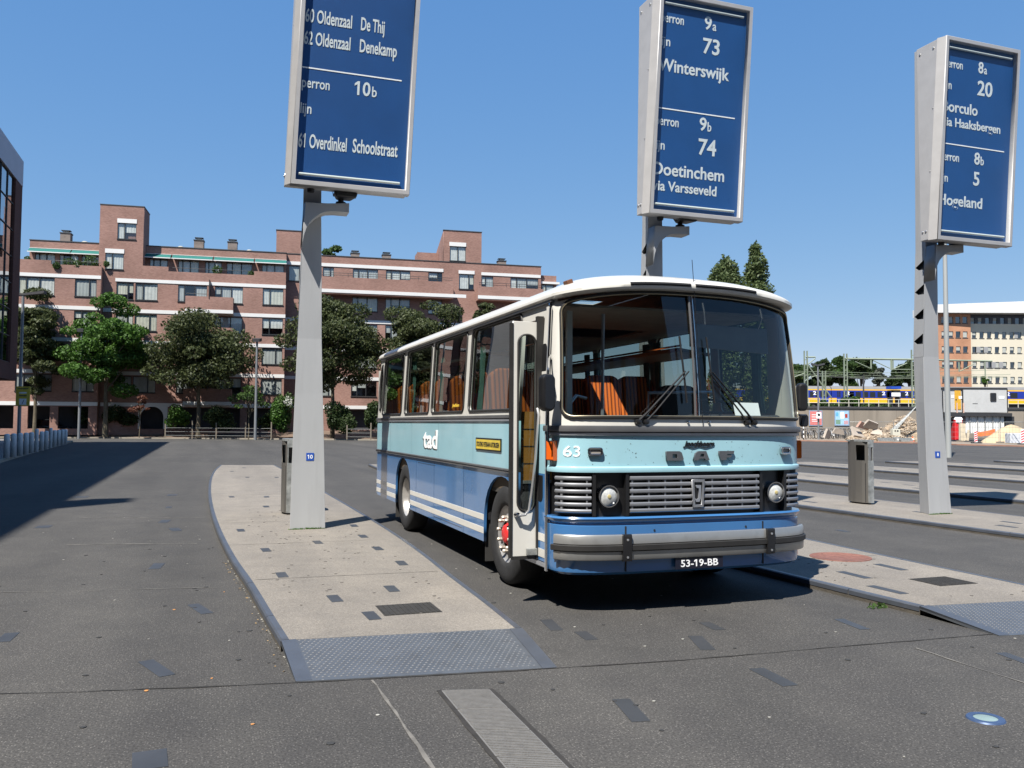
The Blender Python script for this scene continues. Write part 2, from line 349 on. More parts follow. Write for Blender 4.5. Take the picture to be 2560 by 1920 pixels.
# chewing gum and grit on the road
M_GUM = mat('gum', (.03,.03,.03), .8); M_LITTER = mat('litter', (.32,.31,.28), .8, 0, .3); M_BUTT = mat('cigarette_end', (.55,.25,.08), .8)
def specks(name, mt, n, region, s0, s1, z, parent):
    mb = MB()
    for _ in range(n):
        x, y = region(); r = random.uniform(s0, s1); e = random.uniform(.5,1); a = random.uniform(0, PI)
        mb.prism([(x+r*math.cos(a+q)*(e if i % 2 else 1), y+r*math.sin(a+q)*e) for i, q in enumerate([k*PI/3 for k in range(6)])], z, z+.003)
    return stuff(mb.build(name, mt, parent))
def rr(x0, x1, y0, y1): return lambda: (random.uniform(x0,x1), random.uniform(y0,y1))
specks('gum_spots', M_GUM, 130, rr(-2.5,7,2.7,12), .012, .026, .002, g)
specks('grit', M_LITTER, 110, rr(-2.5,8,2.7,16), .006, .014, .002, g)
specks('leaf_litter', M_BUTT, 7, rr(-.3,.5,3.5,9), .008, .016, .002, g)
specks('kerb_grit', M_LITTER, 60, lambda: (lambda y: (.54-.06*(y-6.3) if y < 10 else .3, y))(random.uniform(5.6,12)) , .004, .012, .002, g)
# ground spotlight with blue ring
gp = onz(2464,1797.5)
gl = thing('ground_light', (gp.x, gp.y, 0), 'round recessed ground light with blue ring and pale glass in asphalt', 'ground light')
MB().lathe([(.062,.0),(.062,.008),(.095,.008),(.10,.0)], (0,0,0), n=32).build('ring', mat('blue_ring', (.05,.085,.17), .45, .3), gl, True)
MB().lathe([(.062,.005),(.03,.009),(.0005,.010)], (0,0,0), n=32).build('lens', mat('pale_lens', (.20,.27,.26), .35), gl, True)

# ================================================================ PLATFORMS
PH = .08
LEFT = [(.54,6.28),(.495,7.09),(.42,8.6),(.31,10.35),(.2,13.15),(.134,16.5),(.124,20.6),(.19,25),(.34,29),(.58,32.5)]
RIGHT = [(2.27,6.1),(2.33,7.1),(2.385,8.36),(2.486,10.3),(2.55,13.2),(2.556,19.1),(2.51,26),(2.42,32.1)]
def smooth(pts, k=4):
    out = []
    P = [Vector((*p,0)) for p in pts]
    for i in range(len(P)-1):
        a, b, c, d = P[max(i-1,0)], P[i], P[i+1], P[min(i+2,len(P)-1)]
        for j in range(k):
            t = j/k; out.append((.5*((2*b)+(c-a)*t+(2*a-5*b+4*c-d)*t*t+(3*b-a-3*c+d)*t**3)).xy)
    out.append(P[-1].xy); return [Vector(q) for q in out]
LS, RS = smooth(LEFT), smooth(RIGHT)
def offset(pts, d):
    out = []
    for i, p in enumerate(pts):
        t = (pts[min(i+1,len(pts)-1)]-pts[max(i-1,0)]).normalized(); out.append(p+Vector((t.y,-t.x))*d)
    return out
LI, RI = offset(LS, .055), offset(RS, -.055)
M_STUD = mat('stud_steel', (.125,.13,.14), .75, .0)
def platform(k, dx, dy, detail):
    poly = [tuple(p) for p in LI]+[tuple(p) for p in reversed(RI)]
    o = MB().prism(poly, -.01, PH).build('platform', M_PLAT); o.location = (dx, dy, 0); struct(o)
    # concrete kerb faces
    for side, S, I in ((0, LS, LI), (1, RS, RI)):
        n = len(S); f = MB()
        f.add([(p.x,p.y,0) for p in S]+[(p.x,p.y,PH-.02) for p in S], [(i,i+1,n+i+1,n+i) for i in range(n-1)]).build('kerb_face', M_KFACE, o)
        step = 4
        for a in range(0, n-1, step):
            b = min(a+step, n-1); m_ = MB(); k0 = 0
            idx = list(range(a, b+1)); vs = []
            for i in idx:
                gapv = .006 if i in (a, b) else 0
                t = (S[min(i+1,n-1)]-S[max(i-1,0)]).normalized()*(gapv if i == a else -gapv if i == b else 0)
                s_, q_ = S[i]+t, I[i]+t; od = (S[i]-I[i]).normalized()*.004
                vs += [(s_.x+od.x, s_.y+od.y, PH-.045), (s_.x+od.x, s_.y+od.y, PH-.008), (s_.x-od.x*2, s_.y-od.y*2, PH+.003), (q_.x, q_.y, PH+.003), (q_.x, q_.y, PH-.03)]
            w5 = 5; fs = [(i*w5+j, (i+1)*w5+j, (i+1)*w5+j+1, i*w5+j+1) for i in range(len(idx)-1) for j in range(4)]
            fs += [tuple(range(5)), tuple((len(idx)-1)*w5+j for j in range(4,-1,-1))]
            m_.add(vs, fs).build('kerb', M_KERB, o)
    # far end
    p, q = LS[-1], RS[-1]; MB().hexa([(p.x,p.y-.06,0),(q.x,q.y-.06,0),(q.x,q.y,0),(p.x,p.y,0)],[(p.x,p.y-.06,PH+.002),(q.x,q.y-.06,PH+.002),(q.x,q.y,PH+.002),(p.x,p.y,PH+.002)]).build('kerb', M_KERB, o)
    # ramp
    a, b, c, d = Vector((.54,6.28,PH)), Vector((2.27,6.1,PH)), Vector((2.219,5.307,.004)), Vector((.567,5.53,.004))
    dn = Vector((0,0,-.03))
    rp = MB().hexa([d+dn, c+dn, b+dn, a+dn], [d, c, b, a]); rp.build('ramp', M_RAMP, o)
    # smooth side margins of the ramp, raised rounded border
    if detail:
        st = MB(); nu, nv = (38, 20)
        for i in range(nu):
            for j in range(nv):
                u = .07+.86*(i+(.5 if j % 2 else 0))/nu; v = .03+.95*j/nv
                p = a.lerp(b, u).lerp(d.lerp(c, u), v)
                st.add([(p.x-.012,p.y,p.z),(p.x,p.y-.006,p.z),(p.x+.012,p.y,p.z),(p.x,p.y+.006,p.z),(p.x,p.y,p.z+.006)], [(0,1,4),(1,2,4),(2,3,4),(3,0,4)])
        stuff(st.build('studs', M_STUD, o))
        for s_ in (0, 1):
            p0, p1 = (a, d) if s_ == 0 else (b, c); e = Vector((.10 if s_ == 0 else -.10, 0, .003))
            MB().hexa([p0+Vector((0,0,-.02)), p0+Vector((e.x,0,-.02)), p1+Vector((e.x,0,-.004)), p1+Vector((0,0,-.004))], [p0+Vector((0,0,.002)), p0+e, p1+e, p1+Vector((0,0,.002))]).build('ramp_border', M_KERB, o)
    return o
OFF = [(0,0),(5.2,-.5),(10.65,-1.0),(15.85,-1.5),(21.75,-2.0),(27.4,-2.5),(33.1,-3.0),(38.6,-3.5)]
PL = [platform(k, dx, dy, k < 2) for k, (dx, dy) in enumerate(OFF)]
def pinlay(k, pts, wd=.11, ln=.28, rot=0):
    for x, y in pts:
        x -= OFF[k][0]; y -= OFF[k][1]; a = rot+random.uniform(-.05,.05); dv = Vector((math.sin(a), math.cos(a), 0))*ln/2
        inlay(Vector((x,y,0))-dv, Vector((x,y,0))+dv, wd, PH, M_INLAY, PL[k])
T1 = [[1.247,29.114],[0.817,27.12],[1.121,24.072],[1.852,23.815],[0.541,17.826],[1.189,17.645],[1.048,15.628],[0.5,12.291],[0.698,10.325],[2.042,12.385],[1.965,11.193],[1.34,10.796],[1.939,10.064],[1.976,8.943],[0.735,8.598],[1.592,7.593],[1.056,7.317],[1.228,6.586]]
T1 = [(x*1.041, y*1.041) for x, y in T1]
pinlay(0, T1, .1, .3)
T2 = [(6.74*1.041,7.171*1.041),(6.041*1.041,6.907*1.041),(5.781*1.041,6.195*1.041),(6.2,9.2),(7.1,10.1),(6.5,12.4)]
pinlay(1, T2, .1, .42)
for k in range(2, 7): pinlay(k, [(OFF[k][0]+random.uniform(.5,2.2), OFF[k][1]+random.uniform(6.6,30)) for _ in range(14)], .1, .34)
M_GRATE = mat('grate_iron', (.035,.032,.028), .7, .2, .2, 14, bump=.3, bscale=90)
for k, (cx, cy) in ((0, (1.61,7.01)), (1, (6.875,6.63))):
    o = MB().box(-.235,.235,-.2,.2,PH-.02,PH+.003)
    for i in range(11):
        x = -.21+i*.042; o.box(x-.012,x+.012,-.185,.185,PH+.003,PH+.006)
    q = o.build('drain_cover', M_GRATE, PL[k]); q.location = (cx-OFF[k][0], cy-OFF[k][1], 0)
mh = MB().lathe([(.0005,PH+.004),(.30,PH+.004),(.305,PH+.008),(.34,PH+.008),(.345,PH-.01)], (0,0,0), n=40).build('manhole_cover', mat('rusty_iron', (.19,.085,.065), .85, .1, .25, 14, bump=.6, bscale=50), PL[1], True); mh.location = (6.98-OFF[1][0], 8.2-OFF[1][1], 0)
def onplat(): 
    y = random.uniform(6.4,16); return (random.uniform(.65,2.1), y)
specks('gum_spots', mat('gum_on_concrete', (.095,.085,.074), .8), 110, onplat, .010, .022, PH+.001, PL[0])
specks('gum_spots', MATS['gum_on_concrete'], 90, onplat, .010, .02, PH+.001, PL[1])

# ================================================================ SIGN POSTS
LEAN, TILT = .036, .043
def bil(c00, c10, c11, c01, u, v): return c00.lerp(c10, u).lerp(c01.lerp(c11, u), v)
M_TUBE = mat('light_tube', (.55,.60,.58), .2, 0, .05)
M_BOLT = mat('bolt', (.6,.6,.6), .3, .8)
def sign_post(X, Y, Bk, texts, number, label):
    t = thing('sign_post', (X, Y, PH), label, 'sign', 'blue departure signs on grey posts')
    # rings: z, front half width, front y, back half width, back y
    rg = [(0,.25,-.10,.10,.26),(.95,.232,-.035,.09,.29),(1.95,.20,.02,.10,.32),(2.75,.175,.05,.115,.34),(3.6,.16,.035,.10,.31),(4.62,.132,0,.09,.28),(8.3,.11,.0,.08,.24)]
    ring = [[Vector((-a,b,z)),Vector((a,b,z)),Vector((c,d,z)),Vector((-c,d,z))] for z,a,b,c,d in rg]
    m_ = MB(); nr = len(ring); vs = [p for r_ in ring for p in r_]; fs = []
    for i in range(nr-1):
        for j in range(4):
            if j == 3 and 3 <= i <= 4: continue            # left side between z 2.75 and 4.62 is the notched plate
            fs.append((i*4+j, i*4+(j+1)%4, (i+1)*4+(j+1)%4, (i+1)*4+j))
    fs += [(3,2,1,0), tuple((nr-1)*4+j for j in range(4))]
    m_.add(vs, fs).build('post', M_POST, t, False, .006)
    # notched side plate: triangular openings with dark pockets behind
    H_ = []
    for z in (3.06,3.50,3.94,4.38):
        v = (z-2.75)/1.87; dv = .10/1.87; H_.append([(.03, v-.01), (.93, v+dv), (.93, v-dv*.85), (.35, v-dv*.75)])
    me = plate(rect(0,1,0,1), H_, .004, Matrix.Identity(4))
    b0, b1, t1, t0 = ring[3][3], ring[3][0], ring[5][0], ring[5][3]
    for q in me.vertices:
        u, v, w_ = q.co; p = bil(b0, b1, t1, t0, u, v); q.co = p+Vector((-1,0,0))*(w_*1.0)
    mobj('notched_plate', me, M_POST, t)
    i3, i5 = ring[3], ring[5]; sh = lambda p, d: Vector((p.x*.62, p.y+(.03 if p.y < .15 else -.03), p.z))
    MB().hexa([sh(p,0) for p in i3], [sh(p,0) for p in i5]).build('pocket_lining', M_DARK, t)
    # bracket and arm
    poly = [(-.12,4.69),(.2,4.70),(.5,4.73),(.5,4.60),(.30,4.60),(.185,4.585),(.10,4.55),(.02,4.49),(-.05,4.42),(-.10,4.33),(-.135,4.22),(-.15,4.14)]
    mobj('bracket', plate(poly, [], .26, axes((0,-.09,0),(1,0,0),(0,0,1)), .005), M_POST, t)
    MB().lathe([(.0005,0),(.075,0),(.075,.03),(.042,.035),(.042,.16),(.0005,.16)], (.40,-.10,4.735), n=16).build('lamp_stem', M_BLACKP, t, True)
    fl = MB().hexa([(.30,-.30,4.80),(.60,-.30,4.80),(.54,-.06,4.80),(.34,-.06,4.80)], [(.27,-.30,4.88),(.62,-.30,4.88),(.60,-.02,4.90),(.29,-.02,4.90)]).build('floodlight', M_BLACKP, t, False, .02)
    MB().tube([(.29,-.12,4.84),(.27,-.10,4.95),(.60,-.10,4.95),(.61,-.12,4.84)], .008, 6).build('yoke', M_BLACKP, fl)
    # sign box
    bx, by, bz = Bk[0]-X, Bk[1]-Y, Bk[2]-PH
    fn = lambda u, v, w_: Vector((bx+u+LEAN*v, by-TILT*v+w_, bz+v))
    W, H = 1.69, 3.5
    def mapped(me):
        for q in me.vertices: q.co = fn(q.co.x, q.co.y, q.co.z)
        return me
    fr = mobj('frame', mapped(plate(rect(0,W,0,H), [rect(.05,W-.05,.055,H-.055)], .14, Matrix.Translation((0,0,.07)), .008)), M_ALU, t)
    bk = lambda v: .31+.085*v
    MB().add([fn(0,0,.0),fn(-.075,0,.14),fn(0,0,.141),fn(0,H,.0),fn(-.075,H,.14),fn(0,H,.141)], [(0,1,4,3),(1,2,5,4),(0,2,1),(3,4,5)]).build('side_trim', M_ALU, t)
    box = MB().hexa([fn(-.07,.012,.142),fn(W-.012,.012,.142),fn(W-.012,.012,bk(0)),fn(-.07,.012,bk(0))],[fn(-.07,H-.012,.142),fn(W-.012,H-.012,.142),fn(W-.012,H-.012,bk(H)),fn(-.07,H-.012,bk(H))]).build('casing', M_ALU, t, False, .006)
    for v, w_ in ((.16,.2),(.16,.27),(H-.14,.22),(H-.14,.52),(1.2,.17),(2.3,.17)):
        p = fn(-.07, v, w_); rb = .022 if v < .2 or v > 3 else .009
        MB().lathe([(rb,0),(rb*.8,-.012),(.0005,-.017)], p, 'x', 10).build('bolt', M_BOLT, box, True)
    MB().hexa([fn(.05,.055,.085),fn(W-.05,.055,.085),fn(W-.05,.055,.13),fn(.05,.055,.13)],[fn(.05,H-.055,.085),fn(W-.05,H-.055,.085),fn(W-.05,H-.055,.13),fn(.05,H-.055,.13)]).build('blue_panel', M_BLUEP, t)
    MB().add([fn(.05,.055,.018),fn(W-.05,.055,.018),fn(W-.05,H-.055,.018),fn(.05,H-.055,.018)], [(0,1,2,3)]).build('pane', M_SIGNGL, t)
    for v in (.16, H-.16):
        MB().tube([fn(.10,v,.055), fn(W-.14,v,.055)], .02, 10).build('light_tube', M_TUBE, t, True)
    MB().lathe([(.0005,-.05),(.05,-.045),(.055,0),(.0005,0)], fn(.30,.0,.22), n=14).build('lamp_housing', M_BLACKP, t, True)
    for s_, u0_, u1_, v0_, cap, bold in texts:
        me = textmesh(s_, u0_, u1_, v0_, v0_+cap, bold, .002, lambda a, b, c: fn(a, b, .082-c))
        mobj('lettering', me, M_SIGNW, t)
    MB().hexa([fn(.05,1.675,.080),fn(1.50,1.675,.080),fn(1.50,1.675,.0845),fn(.05,1.675,.0845)],[fn(.05,1.693,.080),fn(1.50,1.693,.080),fn(1.50,1.693,.0845),fn(.05,1.693,.0845)]).build('divider_line', M_WHITE, t)
    # number tile on the post
    zc = 1.03; yf = -.031
    nt_ = MB().box(-.03,.078,yf-.008,yf+.01,zc-.055,zc+.055).build('number_tile', mat('tile_blue', srgb(38,80,165), .35), t)
    wn = .075 if len(number) == 2 else .036
    mobj('lettering', textmesh(number, .024-wn/2, .024+wn/2, zc-.028, zc+.028, .02, .001, lambda a, b, c: Vector((a, yf-.010-c, b))), M_WHITE, nt_)
    return t
bo, th = .018, .012
S1T = [('60 Oldenzaal',.07,.73,2.335,.19,bo),('De Thij',.86,1.205,2.335,.19,bo),('62 Oldenzaal',.07,.725,2.015,.19,bo),('Denekamp',.86,1.405,2.015,.19,bo),
       ('perron',.075,.465,1.40,.15,th),('10',.82,1.05,1.39,.2,bo),('b',1.075,1.145,1.39,.15,th),('lijn',.075,.23,1.03,.15,th),('61 Overdinkel',.075,.755,.545,.2,bo),('Schoolstraat',.84,1.50,.55,.2,bo),
       ('perron',.075,.465,3.05,.15,th),('10',.82,1.05,3.04,.2,bo),('a',1.075,1.145,3.04,.15,th)]
S2T = [('perron',.055,.47,3.05,.15,th),('9',.85,.98,3.05,.21,bo),('a',1.0,1.07,3.05,.15,th),('lijn',.055,.245,2.675,.15,th),('73',.84,1.15,2.66,.25,bo),('Winterswijk',.055,1.355,2.275,.2,bo),
       ('perron',.055,.47,1.415,.15,th),('9',.85,.98,1.415,.21,bo),('b',1.0,1.07,1.415,.15,th),('lijn',.055,.24,1.03,.15,th),('74',.85,1.18,1.025,.26,bo),('Doetinchem',.055,1.355,.63,.2,bo),('via Varsseveld',.055,1.225,.383,.16,bo)]
S3T = [('perron',.055,.46,3.005,.15,th),('8',.82,.935,3.0,.2,bo),('a',.955,1.02,3.0,.15,th),('lijn',.055,.23,2.63,.15,th),('20',.82,1.165,2.61,.26,bo),('Borculo',.055,.845,2.24,.19,bo),('via Haaksbergen',.055,1.39,1.99,.155,bo),
       ('perron',.055,.47,1.39,.15,th),('8',.82,.945,1.39,.21,bo),('b',.965,1.04,1.39,.15,th),('lijn',.055,.24,1.02,.15,th),('5',.82,.955,1.02,.24,bo),('Hogeland',.055,1.045,.62,.19,bo)]
sign_post(1.43, 12.78, (1.078,12.31,4.962), S1T, '10', 'tall grey sign post numbered 10 with blue board left of the bus')
sign_post(6.83, 12.27, (6.479,11.80,4.908), S2T, '9', 'grey sign post rising behind the bus with blue board reading Winterswijk')
sign_post(12.08, 11.77, (11.743,11.30,4.804), S3T, '8', 'grey notched sign post numbered 8 at right with blue board reading Hogeland')

# ================================================================ LITTER BINS
M_BIN = mat('bin_steel', (.17,.16,.145), .45, .55, .12, 2.5, dirt=.3, streak=True)
M_GALV = mat('galvanised', (.33,.34,.33), .5, .5, .35, 9, dirt=.15)
def bin_(loc, label):
    t = thing('litter_bin', loc, label, 'litter bin', 'steel litter bins on the platforms')
    H = 1.25; pts = [(-.05,-.27),(-.10,-.15),(-.12,0),(-.11,.15),(-.06,.28)]
    for sgn, nm, mt in ((1,'side_shell',M_BIN),(-1,'side_shell',M_BIN)):
        # curved side shell in segments, opening in the front segment
        m_ = MB(); L = [0]
        for a, b in zip(pts[:-1], pts[1:]): L.append(L[-1]+math.hypot(b[0]-a[0], b[1]-a[1]))
        me = plate(rect(0,L[-1],0.03,H), [rect(.07,.27,H-.40,H-.10)], .008, Matrix.Identity(4))
        bm = bmesh.new(); bm.from_mesh(me)
        for c in L[1:-1]: bmesh.ops.bisect_plane(bm, geom=bm.verts[:]+bm.edges[:]+bm.faces[:], plane_co=(c,0,0), plane_no=(1,0,0))
        bm.to_mesh(me); bm.free()
        for v in me.vertices:
            s_ = min(max(v.co.x,0),L[-1]); i = max(k for k in range(len(L)-1) if L[k] <= s_+1e-6); f = (s_-L[i])/(L[i+1]-L[i])
            x = pts[i][0]+(pts[i+1][0]-pts[i][0])*f; y = pts[i][1]+(pts[i+1][1]-pts[i][1])*f
            v.co = (sgn*(x-v.co.z), y, v.co.y)
        mobj(nm, me, mt, t)
    MB().prism([(.095,-.265),(-.095,-.265),(-.125,0),(-.10,.28),(.10,.28),(.125,0)], H-.035, H).build('lid', M_GALV, t)
    MB().box(-.062,.062,-.285,-.262,.03,H-.40).build('front_panel', M_GALV, t); MB().box(-.062,.062,-.285,-.262,H-.14,H-.036).build('front_panel', M_GALV, t)
    MB().box(-.055,-.04,-.283,-.264,H-.41,H-.13).build('door_post', M_GALV, t); MB().box(.04,.055,-.283,-.264,H-.41,H-.13).build('door_post', M_GALV, t)
    MB().box(-.06,.06,.272,.285,.03,H-.036).build('back_panel', M_GALV, t)
    MB().box(-.08,.08,-.22,.24,.04,H-.45).build('liner', M_DARK, t); MB().box(-.07,.07,-.2,.2,0,.04).build('foot', M_DARK, t)
    return t
bin_((1.37,15.0,PH), 'steel litter bin half hidden behind sign post numbered 10')
bin_((12.22,13.75,PH), 'steel litter bin standing right of the bus beside sign post numbered 8')
# ================================================================ THE BUS
BX, BY = 4.07, 6.58
bus = thing('bus', (BX, BY, 0), 'old light blue and white coach with open front door standing at the platform', 'bus')
M_LB = mat('paint_light_blue', (.31,.53,.60), .30, 0, .04, 1.5, coat=.5, dirt=.05, bump=.05, bscale=3)
M_BL = mat('paint_blue', (.045,.155,.36), .22, 0, .07, 1.5, coat=.8, dirt=.08, bump=.06, bscale=3)
M_WH = mat('paint_white', (.62,.605,.56), .33, 0, .03, 1.5, coat=.4, dirt=.05)
M_MOLD = mat('moulding_grey', (.16,.16,.165), .35, .5, .12, 4)
M_MOLDL = mat('moulding_silver', (.40,.42,.46), .3, .6, .08, 4)
M_CHROME = mat('chrome', (.62,.62,.62), .12, 1, .05)
M_BUMP = mat('bumper_alu', (.34,.34,.33), .36, .6, .1, 3, dirt=.15)
M_GRIL = mat('grille_grey', (.30,.305,.32), .38, .6, .08)
M_AMB = mat('amber_lens', (.72,.12,.01), .2, 0, .1, 20)
M_GLS = glass('bus_glass', (.40,.46,.43), 0, 1.5, .0, 1.3, .02)
M_GLW = glass('windscreen_glass', (.74,.79,.77), 0, 1.5, 0, 1.1, .01)
M_TYRE = mat('tyre', (.018,.018,.019), .75, 0, .25, 8, bump=.2, bscale=40)
M_RIM = mat('rim_silver', (.42,.41,.40), .4, .6, .2, 8, dirt=.25)
M_RED = mat('hub_red', (.62,.03,.03), .4, 0, .1)
M_NUT = mat('wheel_nut', (.45,.40,.34), .5, .5, .2, 20)
HW, DF, NE, BL_ = 1.25, .42, 3.5, 8.47
def qpath(half, depth, n=64, e=NE):
    out = []
    for i in range(n+1):
        a = -PI/2+PI*i/n; s, c = math.sin(a), math.cos(a)
        out.append(Vector((half*math.copysign(abs(s)**(2/e), s), depth*(1-max(c,0)**(2/e)), 0)))
    return out
dense = qpath(HW, DF, 600); ACC = [0]
for a, b in zip(dense[:-1], dense[1:]): ACC.append(ACC[-1]+(b-a).length)
LT = ACC[-1]; ACCn = np.array(ACC); DX = np.array([p.x for p in dense]); DY = np.array([p.y for p in dense])
def fpt(s):
    x, y = np.interp(s, ACCn, DX), np.interp(s, ACCn, DY); e = .01
    tx, ty = np.interp(s+e, ACCn, DX)-np.interp(s-e, ACCn, DX), np.interp(s+e, ACCn, DY)-np.interp(s-e, ACCn, DY)
    l_ = math.hypot(tx, ty); return Vector((x, y, 0)), Vector((ty/l_, -tx/l_, 0))
def s_of(x): return float(np.interp(x, DX, ACCn))
def fsurf(x, z, out=0.0):
    p, n = fpt(s_of(x)); return Vector((p.x, p.y, z))+n*out
def sweep(prof, s0, s1, n=40, extra=None):
    m_ = MB(); k = len(prof); vs = []
    for i in range(n+1):
        p, nn = fpt(s0+(s1-s0)*i/n)
        for o, z in prof: vs.append((p.x+nn.x*o, p.y+nn.y*o, z+(extra(p.x) if extra else 0)))
    fs = [(i*k+j, (i+1)*k+j, (i+1)*k+(j+1)%k, i*k+(j+1)%k) for i in range(n) for j in range(k)]
    fs += [tuple(range(k)), tuple(n*k+j for j in range(k-1,-1,-1))]
    return m_.add(vs, fs)
def sw(name, prof, m, x0=None, x1=None, parent=bus, n=40, smooth=True):
    return sweep(prof, 0 if x0 is None else s_of(x0), LT if x1 is None else s_of(x1), n).build(name, m, parent, smooth)
sw('front_skirt', [(-.05,.33),(-.01,.355),(.0,.40),(0,.745),(-.012,.75),(-.012,.765),(.012,.785),(.022,.805),(.012,.82),(-.06,.82),(-.06,.38)], M_BL)
sw('grille_backing', [(-.055,.815),(-.05,.815),(-.05,1.21),(-.055,1.21)], M_BLACKP)
sw('front_panel', [(-.055,1.195),(.016,1.195),(.02,1.215),(.016,1.235),(0,1.245),(0,1.51),(-.04,1.51)], M_LB)
sw('belt_moulding', [(0,1.503),(.016,1.508),(.018,1.53),(.0,1.536)], M_MOLDL)
sw('belt_moulding', [(0,1.536),(.032,1.54),(.036,1.562),(.032,1.588),(0,1.592)], M_MOLD)
for x0, x1 in ((-.695,-.68),(.68,.695)):
    sw('panel_seam', [(.001,.36),(.0025,.36),(.0025,.74),(.001,.74)], M_DARK, x0, x1, n=2)
for x in (-.42, .50):
    p = fsurf(x, .70, .002); MB().lathe([(.0005,-.004),(.009,-.003),(.009,0)], p, 'y', 10).build('rivet', M_DARK, bus)
# bumper: two aluminium strips with a rubber strip between, wrapped round the corners
xb = 1.225
sw('bumper', [(.01,.592),(.046,.592),(.052,.598),(.050,.666),(.044,.674),(.01,.674)], M_BUMP, -xb, xb)
sw('bumper', [(.01,.462),(.044,.462),(.050,.470),(.052,.534),(.046,.54),(.01,.54)], M_BUMP, -xb, xb)
sw('bumper_strip', [(.01,.541),(.064,.541),(.070,.546),(.070,.586),(.064,.591),(.01,.591)], M_RUBBER, -xb-.005, xb+.005)
for x in (-.70, .72):
    b = sweep([(.045,.455),(.078,.457),(.080,.47),(.080,.665),(.076,.68),(.045,.68)], s_of(x-.038), s_of(x+.038), 3).build('bumper_bracket', M_BLACKP, bus)
    for z in (.635,.49): MB().lathe([(.0005,-.006),(.010,-.005),(.010,0)], fsurf(x, z, .080), 'y', 10).build('bolt', M_BOLT, b)
# licence plate
pl = sweep([(.030,.362),(.037,.362),(.037,.458),(.030,.458)], s_of(-.235), s_of(.235), 6).build('licence_plate', mat('plate_navy', (.008,.009,.02), .4), bus)
mobj('lettering', textmesh('53-19-BB', -.185, .185, .381, .440, .012, .001, lambda u, v, w_: fsurf(u, v, .0395+w_)), M_WHITE, pl)
# grille
for i in range(6):
    z = 1.145-i*.0553
    sweep([(-.03,z-.0165),(.0,z-.0165),(.008,z-.008),(.008,z+.008),(.0,z+.0165),(-.03,z+.0165)], s_of(-.648), s_of(.648), 12).build('grille_bar', M_GRIL, bus, True)
    for sg in (-1, 1):
        a, b = sorted((s_of(sg*.985), s_of(sg*1.235)))
        sweep([(-.03,z-.0155),(.0,z-.0155),(.009,z-.006),(.009,z+.006),(.0,z+.0155),(-.03,z+.0155)], a, b, 10).build('grille_bar', M_GRIL, bus, True)
for i in range(9):
    x = -.625+i*1.25/8; sweep([(-.03,.86),(-.003,.86),(-.003,1.15),(-.03,1.15)], s_of(x-.008), s_of(x+.008), 1).build('grille_upright', M_GRIL, bus)
for sg in (-1, 1):
    for xx in (1.02, 1.205):
        a, b = sorted((s_of(sg*xx-.006), s_of(sg*xx+.006))); sweep([(-.03,.86),(-.002,.86),(-.002,1.15),(-.03,1.15)], a, b, 1).build('grille_upright', M_GRIL, bus)
    for xx in (.672, .962):
        a, b = sorted((s_of(sg*xx-.014), s_of(sg*xx+.014))); sweep([(-.05,.825),(.004,.825),(.004,1.195),(-.05,1.195)], a, b, 1).build('grille_divider', M_BLACKP, bus)
em = mobj('emblem', plate([(-.062,.118),(.062,.118),(.05,-.118),(-.05,-.118)], [[(-.042,.1),(.042,.1),(.034,-.1),(-.034,-.1)]], .014, axes((0,-.016,1.005),(1,0,0),(0,0,1)), .003), M_GRIL, bus)
MB().box(-.045,.045,-.012,-.006,.9,1.108).build('emblem_field', M_BLACKP, em)
mobj('lettering', plate([(-.020,.072),(.028,.072),(.024,-.045),(.010,-.072),(-.024,-.072),(-.026,-.045),(-.010,-.050),(.002,-.040),(.006,.046),(-.019,.050)], [], .012, axes((0,-.017,1.005),(1,0,0),(0,0,1))), M_MOLDL, em)
# headlights
for sg in (-1, 1):
    c = fsurf(sg*.845, .995, -.04)
    h = MB().lathe([(.092,.04),(.098,-.03),(.094,-.055),(.084,-.055),(.084,-.03)], c, 'y', 32).build('headlight', M_CHROME, bus, True)
    MB().lathe([(.084,-.035),(.06,.0),(.03,.025),(.0005,.035)], c, 'y', 28).build('reflector', mat('lamp_reflector', (.85,.85,.84), .38, .35), h, True)
    MB().lathe([(.0005,-.062),(.016,-.060),(.020,-.05)], c, 'y', 12).build('bulb', mat('bulb', (.5,.42,.2), .3), h, True)
    MB().lathe([(.084,-.036),(.05,-.052),(.0005,-.058)], c, 'y', 28).build('lens', mat('lamp_glass', (.50,.51,.50), .12, 0, .25, 40, coat=.6), h, True)
# small side lamps and corner indicators
for sg in (-1, 1):
    fnl = lambda u, v, w_: fsurf(sg*.955+u, 1.372+v, w_)
    me = plate(rrect(-.058,.058,-.032,.032,.02,4), [rrect(-.046,.046,-.021,.021,.014,4)], .03, Matrix.Translation((0,0,.015)), .004)
    for q in me.vertices: q.co = fnl(*q.co)
    o = mobj('marker_lamp', me, M_CHROME, bus, True)
    me = plate(rrect(-.047,.047,-.022,.022,.014,4), [], .018, Matrix.Translation((0,0,.009)))
    for q in me.vertices: q.co = fnl(*q.co)
    mobj('lens', me, mat('smoked_lens', (.28,.26,.23), .15), o)
    a, b = sorted((s_of(sg*1.247), s_of(sg*1.228)))
    sweep([(.0,1.29),(.04,1.29),(.05,1.30),(.05,1.45),(.04,1.46),(0,1.46)], a, b, 4).build('indicator', M_AMB, bus)
